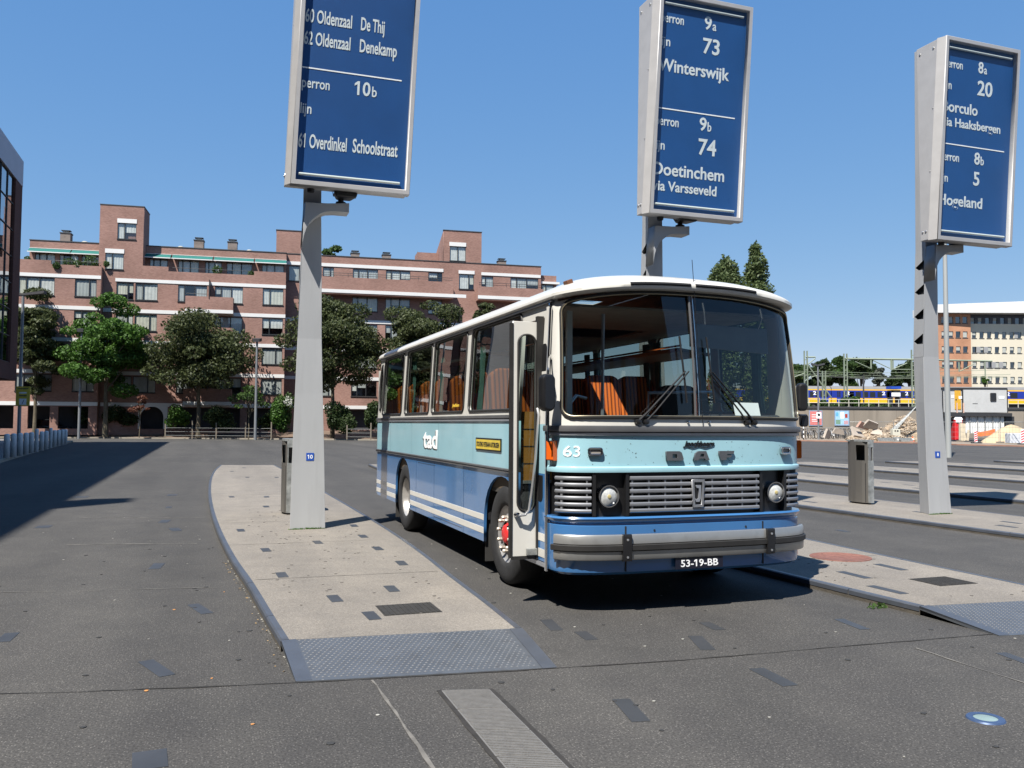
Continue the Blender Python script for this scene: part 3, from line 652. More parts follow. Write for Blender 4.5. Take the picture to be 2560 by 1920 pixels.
# lettering on the nose
mobj('fleet_number', textmesh('63', -1.195, -1.075, 1.328, 1.418, .004, .0015, lambda u, v, w_: fsurf(u, v, .002+w_)), M_WHITE, bus)
def letter(outer, holes, x):
    me = plate(outer, holes, .022, Matrix.Identity(4), 0)
    for q in me.vertices: q.co = fsurf(x+q.co.x, 1.293+q.co.y, .0135+q.co.z)
    mobj('badge_letter', me, mat('badge_grey', (.10,.105,.115), .45, .3), bus)
letter([(0,0),(.155,0),(.165,.012),(.145,.068),(.125,.08),(0,.08),(-.005,.07)], [[(.055,.022),(.108,.022),(.095,.056),(.055,.056)]], -.31)
letter([(0,0),(.05,0),(.055,.014),(.115,.014),(.12,0),(.16,0),(.125,.08),(.05,.08),(.02,.06)], [[(.062,.032),(.108,.032),(.1,.057),(.07,.057)]], -.045)
letter([(.015,0),(.07,0),(.075,.024),(.12,.024),(.13,.042),(.08,.042),(.08,.054),(.145,.054),(.155,.08),(0,.08),(-.002,.05)], [], .215)
sc_me = textmesh('Jonckheere', -.135, .175, 1.418, 1.462, .018, .004, lambda u, v, w_: fsurf(u, v, .005+w_), shear=.35)
mobj('script_badge', sc_me, M_BLACKP, bus)
MB().tube([fsurf(-.14+.01*i, 1.408+.006*math.sin(i*.5), .006) for i in range(30)], .004, 6).build('script_badge', M_BLACKP, bus)
# ---- windscreen band
def ztop(x): return 2.785-.115*abs(x/1.22)**2.6
def wsurf(s, v, w_=0.0):
    p, n = fpt(s); z = 1.592+v*(ztop(p.x)-1.592); inw = .01*v+.11*max(v,0)**1.6
    return Vector((p.x*(1-.035*v), p.y+inw, z))+n*w_
s0w, s1w = s_of(-1.205), s_of(1.222); v0w, v1w = .062, .985
def bent(me, cuts_s, cuts_v, fn):
    bm = bmesh.new(); bm.from_mesh(me)
    for c in cuts_s: bmesh.ops.bisect_plane(bm, geom=bm.verts[:]+bm.edges[:]+bm.faces[:], plane_co=(c,0,0), plane_no=(1,0,0))
    for c in cuts_v: bmesh.ops.bisect_plane(bm, geom=bm.verts[:]+bm.edges[:]+bm.faces[:], plane_co=(0,c,0), plane_no=(0,1,0))
    for q in bm.verts: q.co = fn(q.co.x, q.co.y, q.co.z)
    bm.to_mesh(me); bm.free(); return me
def rr2(x0, x1, y0, y1, rx, ry, n=6):
    out = []
    for cx, cy, a in ((x1-rx,y1-ry,0),(x0+rx,y1-ry,90),(x0+rx,y0+ry,180),(x1-rx,y0+ry,270)):
        for i in range(n+1):
            q = math.radians(a+90*i/n); out.append((cx+rx*math.cos(q), cy+ry*math.sin(q)))
    return out
hole = rr2(s0w, s1w, v0w, v1w, .11, .085)
me = plate(rect(0,LT,0,1.0), [hole], .03, Matrix.Translation((0,0,-.015)))
mobj('windscreen_surround', bent(me, [LT*i/40 for i in range(1,40)], [.25,.5,.75], wsurf), M_WH, bus, True)
def dense_loop(lp, k=10):
    out = []
    for a, b in zip(lp, lp[1:]+lp[:1]):
        n = max(1, int(math.hypot(b[0]-a[0], b[1]-a[1])/.06)); out += [(a[0]+(b[0]-a[0])*i/n, a[1]+(b[1]-a[1])*i/n) for i in range(n)]
    return out+[out[0]]
MB().tube([wsurf(s, v, .004) for s, v in dense_loop(hole)], .017, 8).build('windscreen_rubber', M_RUBBER, bus, True)
MB().tube([wsurf(s, v, .016) for s, v in dense_loop(rr2(s0w+.012,s1w-.012,v0w+.009,v1w-.009,.10,.075))], .005, 6).build('windscreen_trim', mat('trim_brass', (.42,.36,.24), .3, .7), bus, True)
for a, b in ((s0w-.02, s_of(-.012)), (s_of(.012), s1w+.02)):
    n, k = 26, 8
    vs = [wsurf(a+(b-a)*i/n, v0w-.01+(v1w-v0w+.02)*j/k, -.012) for i in range(n+1) for j in range(k+1)]
    MB().add(vs, [(i*(k+1)+j, (i+1)*(k+1)+j, (i+1)*(k+1)+j+1, i*(k+1)+j+1) for i in range(n) for j in range(k)]).build('windscreen', M_GLW, bus, True)
for dx in (-.014, .014): MB().tube([wsurf(s_of(dx), v0w+(v1w-v0w)*i/10, .006) for i in range(11)], .011, 8).build('centre_bar', M_MOLD if dx < 0 else M_CHROME, bus, True)
MB().tube([wsurf(s_of(.045), -.01, .03), wsurf(s_of(.03), .5, .03), wsurf(s_of(.02), 1.06, .06), Vector((.02,.10,3.08))], .003, 5).build('aerial', M_BLACKP, bus)
# wipers
for sg in (-1, 1):
    xp, xt = sg*.585, sg*.14
    for k in (0, 1):
        x0 = xp+sg*(-.075*k); 
        pv = fsurf(x0, 1.625, .02); tp = wsurf(s_of(xt+sg*(-.035 if k else .0)+(.02)), .40, .04)
        a = MB().tube([pv, pv.lerp(tp,.2)+Vector((0,-.015,0)), tp], .012 if k == 0 else .009, 8, r1=.007).build('wiper_arm', M_BLACKP, bus, True)
        MB().lathe([(.0005,-.03),(.022,-.025),(.024,.02)], pv, 'y', 12).build('wiper_pivot', M_BLACKP, a, True)
    MB().tube([wsurf(s_of(xt+.03), .17, .03), wsurf(s_of(xt+.005), .42, .032), wsurf(s_of(xt-.015), .66, .03)], .009, 6).build('wiper_blade', M_BLACKP, bus)
for x in (-.09, .12): MB().lathe([(.0005,-.02),(.010,-.018),(.012,0)], fsurf(x, 1.625, .0), 'y', 10).build('washer_jet', M_CHROME, bus, True)
# ---- roof
def outline(d, df):
    f = [Vector((p.x, p.y+df, 0)) for p in qpath(HW-d, DF, 44)]
    r_ = [Vector((-p.x, BL_-d-p.y*.7, 0)) for p in qpath(HW-d, DF, 24)]
    mid = [Vector((HW-d, y, 0)) for y in np.linspace(.8, 7.8, 9)]
    return f+mid+r_+[Vector((-(HW-d), y, 0)) for y in np.linspace(7.8, .8, 9)]
RG = [(.064,.125,2.782,.10),(.03,.055,2.793,.10),(.012,.04,2.812,.10),(.012,.04,2.842,.105),(.03,.055,2.868,.112),(.07,.10,2.892,.115),(.17,.2,2.925,.118),(.30,.36,2.952,.12),(.34,.42,2.972,.115),(.5,.6,2.99,.105),(.85,1.1,3.0,.06)]
vs = []; N_ = None
for d, df, zc, dr in RG:
    o = outline(d, df); N_ = len(o); vs += [(p.x, p.y, zc-dr*(abs(p.x)/HW)**2.4) for p in o]
fs = [(i*N_+j, i*N_+(j+1)%N_, (i+1)*N_+(j+1)%N_, (i+1)*N_+j) for i in range(len(RG)-1) for j in range(N_)]
MB().add(vs, fs).build('roof', M_WH, bus, True)
cap = outline(RG[-1][0], RG[-1][1]); added_hatch = rect(-.10,.18,2.26,2.54)
mobj('roof_top', plate([(p.x, p.y) for p in cap], [added_hatch], .006, Matrix.Translation((0,0,RG[-1][2]))), M_WH, bus)
MB().add([(x, y, 3.012) for x, y in added_hatch], [(0,1,2,3)]).build('added_roof_hatch', glass('added_hatch_glass', (.9,.92,.92), 0, 1.3, 0, .6), bus)  # glazed roof opening added so that sunlight reaches one seat
for a, b, tilt in ((-.62,-.03,1),(.02,.66,1)):          # ventilation slots in the brow
    n = 12; pts = []
    for i in range(n+1):
        x = a+(b-a)*i/n; p, nn = fpt(s_of(x)); pts.append(Vector((x, p.y+.046, 2.838-.103*(abs(x)/HW)**2.4)))
    MB().tube(pts, .017, 8).build('air_slot', M_DARK, bus, True)
for sg in (-1, 1):
    o = MB().box(-.03,.03,-.045,.045,0,.07).build('roof_marker', mat('marker_brown', (.14,.06,.03), .4), bus, False, .008); o.location = (sg*1.04, .40, 2.81); o.rotation_euler = (0, sg*.35, 0)
# ---- sides
def tum(z): return .06*max(0, z-1.62)/1.07
def side_fn(sg): return lambda u, v, w_: Vector((sg*(HW-tum(v)+w_), u, v))
def smap(me, sg, fn=None):
    f = fn or side_fn(sg)
    for q in me.vertices: q.co = f(*q.co)
    return me
def archpts(c, hw, z0, ztop_, n=14): return [(c+hw*math.cos(PI*i/n), z0+(ztop_-z0)*max(0,math.sin(PI*i/n))**.8) for i in range(n+1)]
FA, RA = 1.62, 6.17
ra_ = archpts(RA, .50, .60, 1.085); fa_ = archpts(FA, .57, .52, 1.075)
zb = .355
YR = 8.17
left_poly = [(YR,1.14),(YR,zb+.03),(RA+.50,zb+.02)]+ra_+[(RA-.50,zb+.01),(FA+.57,zb)]+[p for p in fa_ if p[0] > 1.17]+[(1.15,.80),(1.15,1.14)]
right_poly = [(YR,1.14),(YR,zb+.03),(RA+.50,zb+.02)]+ra_+[(RA-.50,zb+.01),(FA+.57,zb)]+fa_+[(FA-.57,zb),(.42,zb),(.42,1.14)]
wins_L = [(6.34,7.84),(4.64,6.13),(3.00,4.51),(1.19,2.81)]
wins_R = wins_L[:3]+[(1.62,2.81),(.62,1.47)]
for sg, poly, y0 in ((-1,left_poly,1.15),(1,right_poly,.42)):
    T = Matrix.Translation((0,0,-.015))
    mobj('lower_panel', smap(plate(poly, [], .03, T), sg), M_BL, bus)
    mobj('side_panel', smap(plate(rect(y0,YR,1.14,1.63), [], .03, T), sg), M_LB, bus)
    wl = wins_L if sg < 0 else wins_R
    holes = [rrect(a,b,1.74,2.665,.07) for a, b in wl]+[[(8.02+.145*math.cos(q), 2.2+.385*math.sin(q)) for q in [2*PI*i/24 for i in range(24)]]]
    mobj('window_band', smap(plate(rect(y0,YR,1.63,2.70), holes, .03, T), sg), M_WH, bus)
    f = side_fn(sg)
    for a, b in wl:
        lp = rrect(a,b,1.74,2.665,.07); lp = lp+[lp[0]]
        wn = MB().tube([f(u, v, .002) for u, v in lp], .014, 6).build('window', M_RUBBER, bus, True)
        MB().add([f(a-.01,1.73,-.02), f(b+.01,1.73,-.02), f(b+.01,2.675,-.02), f(a-.01,2.675,-.02)], [(0,1,2,3)]).build('pane', M_GLS, wn)
    lp = holes[-1]; wn = MB().tube([f(u, v, .002) for u, v in lp+[lp[0]]], .02, 6).build('window', M_RUBBER, bus, True)
    MB().add([f(7.86,1.8,-.02), f(8.16,1.8,-.02), f(8.16,2.6,-.02), f(7.86,2.6,-.02)], [(0,1,2,3)]).build('pane', M_GLS, wn)
    def bar(name, z0, z1, out, m_, ya, yb):
        MB().add([f(ya,z0,-.002),f(ya,z0+.004,out),f(ya,z1-.004,out),f(ya,z1,-.002),f(yb,z0,-.002),f(yb,z0+.004,out),f(yb,z1-.004,out),f(yb,z1,-.002)], [(0,1,5,4),(1,2,6,5),(2,3,7,6),(3,0,4,7),(3,2,1,0),(4,5,6,7)]).build(name, m_, bus)
    bar('belt_moulding', 1.625, 1.655, .014, M_MOLDL, y0, YR); bar('belt_moulding', 1.656, 1.692, .022, M_MOLD, y0, YR)
    bar('waist_moulding', 1.114, 1.138, .02, M_MOLD, y0, YR); bar('waist_moulding', 1.139, 1.163, .026, M_MOLD, y0, YR)
    bar('gutter', 2.672, 2.70, .03, M_MOLD, .42 if sg > 0 else .40, YR); 
    for z0, z1 in ((.575,.642),(.434,.506)):
        for a, b in ((FA+.575, RA-.505),(RA+.505, YR)) + (() if sg < 0 else ((.42, FA-.575),)):
            bar('stripe', z0, z1, .0025, M_WH, a, b)
    # hatches and markers in the lower panel
    for a, b, z in ((4.25,5.2,1.055),(3.0,4.3,.40)):
        bar('hatch_edge', z, z+.008, .003, M_DARK, a, b)
    for y, z in ((2.75,1.03),(4.55,.93),(5.62,.56),(3.75,.50),(7.85,.60)):
        if z < .7: MB().lathe([(.0005,.02),(.018,.017),(.022,0)], f(y, z, .0), 'x', 12).build('side_marker', M_AMB, bus)
# rear
def rsurf(name, prof, m_):
    base = [Vector((-p.x, BL_-p.y*.714, 0)) for p in qpath(HW, DF, 40)]; k = len(prof); n = len(base); vs = []
    for i, p in enumerate(base):
        a, b = base[max(i-1,0)], base[min(i+1,n-1)]; t = (b-a).normalized(); nn = Vector((t.y,-t.x,0))
        for o, z in prof: vs.append((p.x*(1-tum(z)/HW)+nn.x*o, p.y+nn.y*o, z))
    fs = [(i*k+j, i*k+(j+1)%k, (i+1)*k+(j+1)%k, (i+1)*k+j) for i in range(n-1) for j in range(k)]
    return MB().add(vs, fs).build(name, m_, bus, True)
rsurf('rear_panel', [(0,.40),(0,1.14),(-.03,1.14),(-.03,.40)], M_BL); rsurf('rear_panel', [(0,1.14),(0,1.63),(-.03,1.63),(-.03,1.14)], M_LB)
rsurf('rear_panel', [(0,1.63),(0,1.8),(-.03,1.8),(-.03,1.63)], M_WH); rsurf('rear_panel', [(0,2.5),(0,2.72),(-.03,2.72),(-.03,2.5)], M_WH)
rsurf('belt_moulding', [(0,1.625),(.02,1.63),(.02,1.69),(0,1.692)], M_MOLD); rsurf('waist_moulding', [(0,1.114),(.024,1.118),(.024,1.16),(0,1.163)], M_MOLD)
for z0, z1 in ((.575,.642),(.434,.506)): rsurf('stripe', [(0,z0),(.0025,z0),(.0025,z1),(0,z1)], M_WH)
for sg in (-1, 1): MB().box(sg*.95-.25 if sg > 0 else -1.2, 1.2 if sg > 0 else -.70, BL_-.16, BL_-.05, 1.79, 2.51).build('rear_pillar', M_WH, bus)
MB().box(-.71,.71,BL_-.03,BL_-.024,1.79,2.51).build('rear_window', M_GLS, bus)
# 'tad' lettering with black shadow, society plate, window sticker
fL = side_fn(-1)
for dz, dyy, out, m_, nm in ((-.014,.035,.0015,M_BLACKP,'lettering_shadow'),(0,0,.004,M_WHITE,'lettering')):
    me = textmesh('tad', 0, .76, 0, .245, .028, .0012, lambda u, v, w_: fL(4.90-u+dyy, 1.272+v+dz, out+w_)); mobj(nm, me, m_, bus)
sp = MB().box(-HW-.010,-HW-.001,1.62,2.47,1.315,1.45).build('society_plate', M_BLACKP, bus)
MB().box(-HW-.012,-HW-.0101,1.64,2.45,1.332,1.433).build('plate_field', mat('plate_yellow', (.62,.46,.06), .5), sp)
mobj('lettering', textmesh('STICHTING VETERAAN AUTOBUSSEN', 0, .76, 0, .05, .01, .001, lambda u, v, w_: Vector((-HW-.0135-w_, 2.425-u, 1.358+v))), M_BLACKP, sp)
mobj('window_sticker', textmesh('Jonckheere', 0, .30, 0, .04, .02, .001, lambda u, v, w_: fL(3.55-u, 1.80+v, -.012+w_), shear=.3), mat('sticker_yellow', (.75,.5,.05), .5), bus)
# ---- door
MB().tube([(-1.262,.375,.335),(-1.262,.375,1.63),(-1.247,.378,2.2),(-1.225,.39,2.62),(-1.21,.45,2.665)], .012, 8).build('corner_rail', M_CHROME, bus, True)
MB().tube([(-1.262,.402,.335),(-1.262,.402,1.63),(-1.247,.405,2.2),(-1.225,.41,2.62)], .009, 8).build('corner_rail', M_MOLDL, bus, True)
def leaf(name, z0, z1, m_, ya=.415, yb=.60, out=0):
    MB().hexa([fL(ya,z0,-.03),fL(yb,z0,-.03),fL(yb,z0,out),fL(ya,z0,out)],[fL(ya,z1,-.03),fL(yb,z1,-.03),fL(yb,z1,out),fL(ya,z1,out)]).build(name, m_, bus)
leaf('front_door_leaf', 1.60, 2.56, M_WH); leaf('front_door_leaf', 1.165, 1.60, M_LB); leaf('front_door_leaf', .40, 1.165, M_BL)
leaf('front_door_leaf', .575, .642, M_WH, out=.003); leaf('front_door_leaf', .434, .506, M_WH, out=.003)
lp = rrect(.50,.62,.92,2.32,.05); mobj('front_door_pane', smap(plate(lp, [], .004, Matrix.Translation((0,0,.003))), -1), M_BLACKP, bus)
MB().box(-1.268,-1.205,.603,.65,.40,2.57).build('door_rubber', M_RUBBER, bus)
# rear leaf folded out across the doorway, inner face to the front
lx0, lx1, ly = -1.488, -1.262, .64
me = plate(rect(lx0,lx1,.435,2.515), [rrect(lx0+.045,lx1-.012,.83,2.40,.075)], .03, axes((0,ly,0),(1,0,0),(0,0,1)), .003)
dl = mobj('rear_door_leaf', me, M_WH, bus)
MB().add([(lx0+.03,ly,.82),(lx1,ly,.82),(lx1,ly,2.41),(lx0+.03,ly,2.41)], [(0,1,2,3)]).build('pane', M_GLS, dl)
lp = rrect(lx0+.045,lx1-.012,.83,2.40,.075); MB().tube([(x, ly-.016, z) for x, z in lp+[lp[0]]], .010, 6).build('pane_rubber', M_RUBBER, dl, True)
MB().box(lx0-.026,lx0-.002,ly-.022,ly+.022,.42,2.50).build('edge_rubber', M_RUBBER, dl)
MB().box(lx0,lx1,ly-.02,ly+.02,.405,.434).build('edge_rubber', M_RUBBER, dl)
hr = MB().tube([(lx0+.035,ly-.02,.80),(lx0+.05,ly-.06,.795),(lx0+.10,ly-.07,.80),(lx0+.135,ly-.07,.84),(lx0+.16,ly-.07,1.0),(lx0+.195,ly-.07,1.30),(lx0+.225,ly-.06,1.68),(lx0+.225,ly-.03,1.74)], .012, 8).build('grab_rail', mat('rail_alu', (.5,.5,.5), .3, .7), dl, True)
MB().lathe([(.0005,-.05),(.022,-.045),(.026,0)], (lx0+.035,ly-.015,.80), 'y', 12).build('rail_foot', M_CHROME, dl, True)
MB().box(lx1-.10,lx1+.0,ly-.05,ly-.02,.44,.50).build('door_bracket', M_GALV, dl, False, .005)
# doorway: lintel, threshold, step well, inner wall
MB().hexa([fL(.41,2.56,-.04),fL(1.16,2.56,-.04),fL(1.16,2.56,0),fL(.41,2.56,0)],[fL(.41,2.70,-.04),fL(1.16,2.70,-.04),fL(1.16,2.70,0),fL(.41,2.70,0)]).build('door_lintel', M_WH, bus)
MB().box(-1.25,-.75,.40,1.16,.35,.385).build('door_step', M_BL, bus); MB().box(-1.262,-1.235,.42,1.15,.36,.392).build('step_edge', M_MOLDL, bus)
MB().box(-1.21,-.55,.55,1.14,.386,.394).build('step_mat', mat('step_mat', (.10,.09,.07), .9), bus)
M_TAN = mat('tan_vinyl', (.34,.16,.03), .55, 0, .12, 8)
tw = MB().box(-1.2,-.62,1.19,1.23,1.06,1.72).build('tan_partition', M_TAN, bus)
for z in (1.22,1.385,1.55): MB().box(-1.2,-.62,1.186,1.1895,z,z+.006).build('partition_seam', M_DARK, tw)
for x in (-1.02,-.84): MB().box(x,x+.006,1.186,1.1895,1.06,1.72).build('partition_seam', M_DARK, tw)
MB().box(-1.2,-.62,1.19,1.23,.39,1.03).build('partition_base', M_BLACKP, bus); MB().box(-1.2,-.62,1.183,1.19,1.03,1.06).build('partition_strip', M_GALV, bus)
# ---- mirrors
def mirror(c, rz, hw=.044, hh=.135):
    m_ = mobj('mirror', plate(rrect(-hw,hw,-hh,hh,hw*.7,5), [], .085, axes(c,(math.cos(rz),math.sin(rz),0),(0,0,1)), .022), M_BLACKP, bus, True)
    return m_
ml = mirror((-1.365,.13,1.865), .25)
MB().tube([(-1.335,.17,1.45),(-1.335,.17,2.06),(-1.28,.30,2.16),(-1.24,.36,2.2)], .009, 7).build('mirror_arm', M_CHROME, ml, True)
MB().tube([(-1.335,.17,1.50),(-1.27,.33,1.46)], .009, 7).build('mirror_arm', M_CHROME, ml, True)
mr = mirror((1.43,.40,1.88), -.3, .028, .115)
MB().tube([(1.24,.36,1.78),(1.27,.30,1.72),(1.36,.34,1.70),(1.48,.40,1.70)], .012, 8).build('mirror_arm', M_BLACKP, mr, True)
MB().tube([(1.24,.40,1.80),(1.25,.36,2.0)], .014, 7).build('mirror_arm', M_CHROME, mr, True)
o = mobj('small_mirror', plate(rrect(-.035,.035,-.05,.05,.02,4), [], .04, axes((1.45,.40,1.65),(1,0,0),(0,0,1)), .01), M_BLACKP, mr)
# ---- wheels
ty = [(.285,-.125),(.33,-.14),(.40,-.145),(.465,-.135),(.49,-.11),(.498,-.08),(.5,0),(.498,.08),(.49,.11),(.465,.135),(.40,.145),(.33,.14),(.285,.125)]
tyre_me = MB().lathe(ty+[(.27,0)], (0,0,0), 'x', 48, True).mesh('tyre')
tyre_me.polygons.foreach_set('use_smooth', [True]*len(tyre_me.polygons)); tyre_me.materials.append(M_TYRE)
for sg in (-1, 1):
    for y, front in ((FA,1),(RA,0)):
        o = bpy.data.objects.new('wheel', tyre_me); col.objects.link(o); o.parent = bus; o.location = (sg*1.075, y, .5)
        if front:
            MB().lathe([(.29,sg*.12),(.275,sg*.10),(.25,sg*.085),(.215,sg*.075),(.19,sg*.10),(.15,sg*.115),(.13,sg*.115)], (0,0,0), 'x', 36).build('rim', M_RIM, o, True)
            MB().lathe([(.132,sg*.09),(.12,sg*.10),(.10,sg*.11),(.09,sg*.135),(.075,sg*.145),(.0005,sg*.145)], (0,0,0), 'x', 30).build('hub', M_RED, o, True)
            for k in range(10):
                q = 2*PI*k/10+.2; MB().lathe([(.020,sg*.10),(.020,sg*.15),(.014,sg*.165),(.0005,sg*.165)], (0,.165*math.cos(q),.165*math.sin(q)), 'x', 6).build('wheel_nut', M_NUT, o)
        else:
            MB().lathe([(.29,sg*.12),(.28,sg*.11),(.265,sg*.09),(.25,sg*.02),(.235,-sg*.01),(.16,-sg*.03),(.14,sg*.0),(.12,sg*.06),(.0005,sg*.07)], (0,0,0), 'x', 36).build('rim', mat('rear_rim', (.52,.50,.47), .35, .6, .15, 6, dirt=.15), o, True)
    for y, hw, zt in ((FA,.58,1.10),(RA,.52,1.11)):
        MB().box(sg*.80-.01, sg*.80+.01, y-hw, y+hw, .35, zt).build('wheel_well', M_DARK, bus)
        n = 12; pts = [(y+hw*math.cos(PI*i/n), .58+(zt-.58)*max(0,math.sin(PI*i/n))**.8) for i in range(n+1)]
        MB().add([(sg*.8,a,b) for a, b in pts]+[(sg*1.222,a,b) for a, b in pts], [(i,i+1,n+1+i+1,n+1+i) for i in range(n)]).build('wheel_well', M_DARK, bus)
    MB().box(sg*1.08-.14, sg*1.08+.14, FA+.60, FA+.612, .14, .62).build('mud_flap', mat('flap', (.03,.029,.028), .8), bus); MB().box(sg*1.08-.14, sg*1.08+.14, RA+.60, RA+.612, .14, .62).build('mud_flap', MATS['flap'], bus)
MB().box(-1.18,1.18,2.25,5.6,.40,.46).build('chassis', M_DARK, bus); MB().box(-.8,.8,.25,8.2,.36,.52).build('chassis', M_DARK, bus)
MB().box(-.72,1.18,.2,1.0,.36,.42).build('chassis', M_DARK, bus); MB().box(-1.18,1.18,6.75,8.3,.42,.5).build('chassis', M_DARK, bus)
MB().box(-.5,.5,.9,2.4,.22,.36).build('axle', M_DARK, bus); MB().box(-.95,.95,RA-.08,RA+.08,.42,.58).build('axle', M_DARK, bus)
# ---- interior
M_FLOOR = mat('bus_floor', (.05,.045,.04), .8); M_LIN = mat('headlining', (.30,.29,.27), .8); M_DASH = mat('dash', (.03,.03,.032), .5)
MB().box(-1.2,1.2,1.24,8.3,.90,.94).build('interior_floor', M_FLOOR, bus); MB().box(-.54,1.2,.45,1.24,.80,.84).build('interior_floor', M_FLOOR, bus)
mobj('headlining', plate(rect(-1.16,1.16,.45,8.25), [rect(-.32,.62,2.05,3.05)], .02, Matrix.Translation((0,0,2.665))), M_LIN, bus)  # ceiling opening lets the sunbeam of the added roof pane through
for sg in (-1, 1):
    y_r = 3.0 if sg < 0 else 1.6; MB().hexa([(sg*1.16,y_r,2.36),(sg*.78,y_r,2.40),(sg*.78,8.1,2.40),(sg*1.16,8.1,2.36)],[(sg*1.17,y_r,2.39),(sg*.76,y_r,2.44),(sg*.76,8.1,2.44),(sg*1.17,8.1,2.39)]).build('luggage_rack', mat('rack_grey', (.22,.20,.18), .6), bus)
    MB().tube([(sg*.77,1.55,2.46),(sg*.77,8.1,2.46)], .012, 6).build('rack_rail', M_CHROME, bus)
    MB().box(sg*1.19-.01,sg*1.19+.01,1.25,8.2,.94,1.64).build('inner_wall', mat('inner_wall', (.10,.075,.05), .7), bus)
MB().box(-.98,-.60,2.90,2.96,2.405,2.435).build('rack_end', mat('rack_wood', (.5,.36,.18), .6), bus)
MB().box(-.54,1.18,.17,.50,.84,1.585).build('dashboard', M_DASH, bus, False, .02); MB().box(-1.1,-.54,.17,.30,.40,1.585).build('dashboard', M_DASH, bus, False, .02)
MB().box(.22,1.1,.28,.62,1.58,1.70).build('binnacle', M_DASH, bus, False, .03)
MB().box(-.35,.25,.55,1.7,.9,1.28).build('engine_cover', mat('engine_cover', (.05,.045,.04), .7), bus, False, .06)
def ringpts(c, r, tilt, n=28): return [Vector((c[0]+r*math.cos(2*PI*i/n), c[1]+r*math.sin(2*PI*i/n)*math.cos(tilt), c[2]+r*math.sin(2*PI*i/n)*math.sin(tilt))) for i in range(n+1)]
swl = MB().tube(ringpts((.66,.66,1.74), .24, .5), .014, 8, False).build('steering_wheel', M_BLACKP, bus, True)
MB().tube([(.42,.66,1.735),(.66,.66,1.72),(.90,.66,1.735)], .012, 6).build('spoke', M_BLACKP, swl); MB().tube([(.66,.66,1.72),(.66,.50,1.45)], .03, 8).build('column', M_BLACKP, swl)
MB().tube([(-.15,.62,1.64),(-.15,.60,1.90),(.55,.60,1.92)], .016, 8).build('dash_rail', M_MOLDL, bus, True)
MB().tube([(-.62,.62,.85),(-.62,.60,2.62)], .016, 8).build('grab_pole', M_MOLDL, bus, True); MB().tube([(-1.0,.58,.5),(-1.0,.55,1.75),(-.9,.57,1.86),(-.78,.62,1.84)], .016, 8).build('grab_pole', M_MOLDL, bus, True)
MB().box(-1.02,-.97,.50,.54,1.60,2.62).build('door_pillar', M_WH, bus)
MB().hexa([(.12,.30,2.32),(1.02,.36,2.28),(1.02,.38,2.28),(.12,.32,2.32)],[(.10,.27,2.53),(.98,.33,2.52),(.98,.35,2.52),(.10,.29,2.53)]).build('sun_visor', mat('visor', (.16,.17,.18), .6), bus, False, .008)
MB().tube([(.2,.22,2.72),(.24,.26,2.66),(.27,.29,2.53)], .008, 6).build('visor_stay', M_CHROME, bus); MB().tube([(.85,.26,2.70),(.9,.30,2.62),(.88,.33,2.52)], .008, 6).build('visor_stay', M_CHROME, bus)
MB().hexa([(.50,.15,1.69),(.80,.19,1.69),(.80,.195,1.69),(.50,.155,1.69)],[(.51,.20,1.81),(.81,.24,1.81),(.81,.245,1.81),(.51,.205,1.81)]).build('paper_notice', M_WHITE, bus)
m_ = bpy.data.materials.new('seat_stripe'); m_.use_nodes = True; n = m_.node_tree.nodes; l = m_.node_tree.links
tc = n.new('ShaderNodeTexCoord'); wv_ = n.new('ShaderNodeTexWave'); wv_.inputs['Scale'].default_value = 6.5; wv_.inputs['Distortion'].default_value = .4; wv_.bands_direction = 'X'; l.new(tc.outputs['Object'], wv_.inputs[0])
cr_ = n.new('ShaderNodeValToRGB'); cr_.color_ramp.elements[0].color = (.14,.03,.006,1); cr_.color_ramp.elements[1].color = (.80,.19,.02,1); e_ = cr_.color_ramp.elements.new(.45); e_.color = (.62,.12,.012,1); l.new(wv_.outputs[0], cr_.inputs[0])
l.new(cr_.outputs[0], n['Principled BSDF'].inputs['Base Color']); n['Principled BSDF'].inputs['Roughness'].default_value = .85
M_SEAT = m_
sh_ = rect(0,0,0,0); back = [(-.20,0),(.20,0),(.215,.45)]+[(.12+.095*math.cos(q), .66+.09*math.sin(q)) for q in [math.radians(d) for d in range(0,91,18)]]+[(-.12-.095*math.sin(q), .66+.09*math.cos(q)) for q in [math.radians(d) for d in range(0,91,18)]]+[(-.215,.45)]
seat_back = plate(back, [], .12, axes((0,0,0),(1,0,0),(0,.16,.987)), .025); seat_back.materials.append(M_SEAT)
seat_cush = MB().box(-.21,.21,-.46,.02,-.10,.05).mesh('cushion'); seat_cush.materials.append(M_SEAT)
for r_ in range(8):
    for x in (-.96,-.50,.50,.96):
        y = 2.1+r_*.78
        if r_ == 0 and x > 0: continue
        s_ = bpy.data.objects.new('seat', seat_back); col.objects.link(s_); s_.parent = bus; s_.location = (x, y, 1.43)
        c_ = bpy.data.objects.new('cushion', seat_cush); col.objects.link(c_); c_.parent = s_
ds = bpy.data.objects.new('driver_seat', seat_back.copy()); ds.data.materials[0] = M_DASH; col.objects.link(ds); ds.parent = bus; ds.location = (.66,1.36,1.25)
M_CURT = mat('curtain_teal', (.16,.30,.27), .8, 0, .2, 9)
def curtain(sg, y, wd=.16):
    vs = []; n = 14
    for i in range(n+1):
        yy = y+wd*(i/n-.5); xx = sg*(1.15+.02*math.sin(i*1.9)); vs += [(xx, yy*1, 1.72), (xx-sg*.03, y+(yy-y)*.65, 2.05), (xx-sg*.05, yy, 2.60)]
    MB().add(vs, [(i*3+j,(i+1)*3+j,(i+1)*3+j+1,i*3+j+1) for i in range(n) for j in range(2)]).build('curtain', M_CURT, bus, True)
for y in (2.68,2.96,4.42,4.72,6.02,6.28,7.7): curtain(-1, y); curtain(1, y)
for y in (1.7, .70): curtain(1, y, .2)
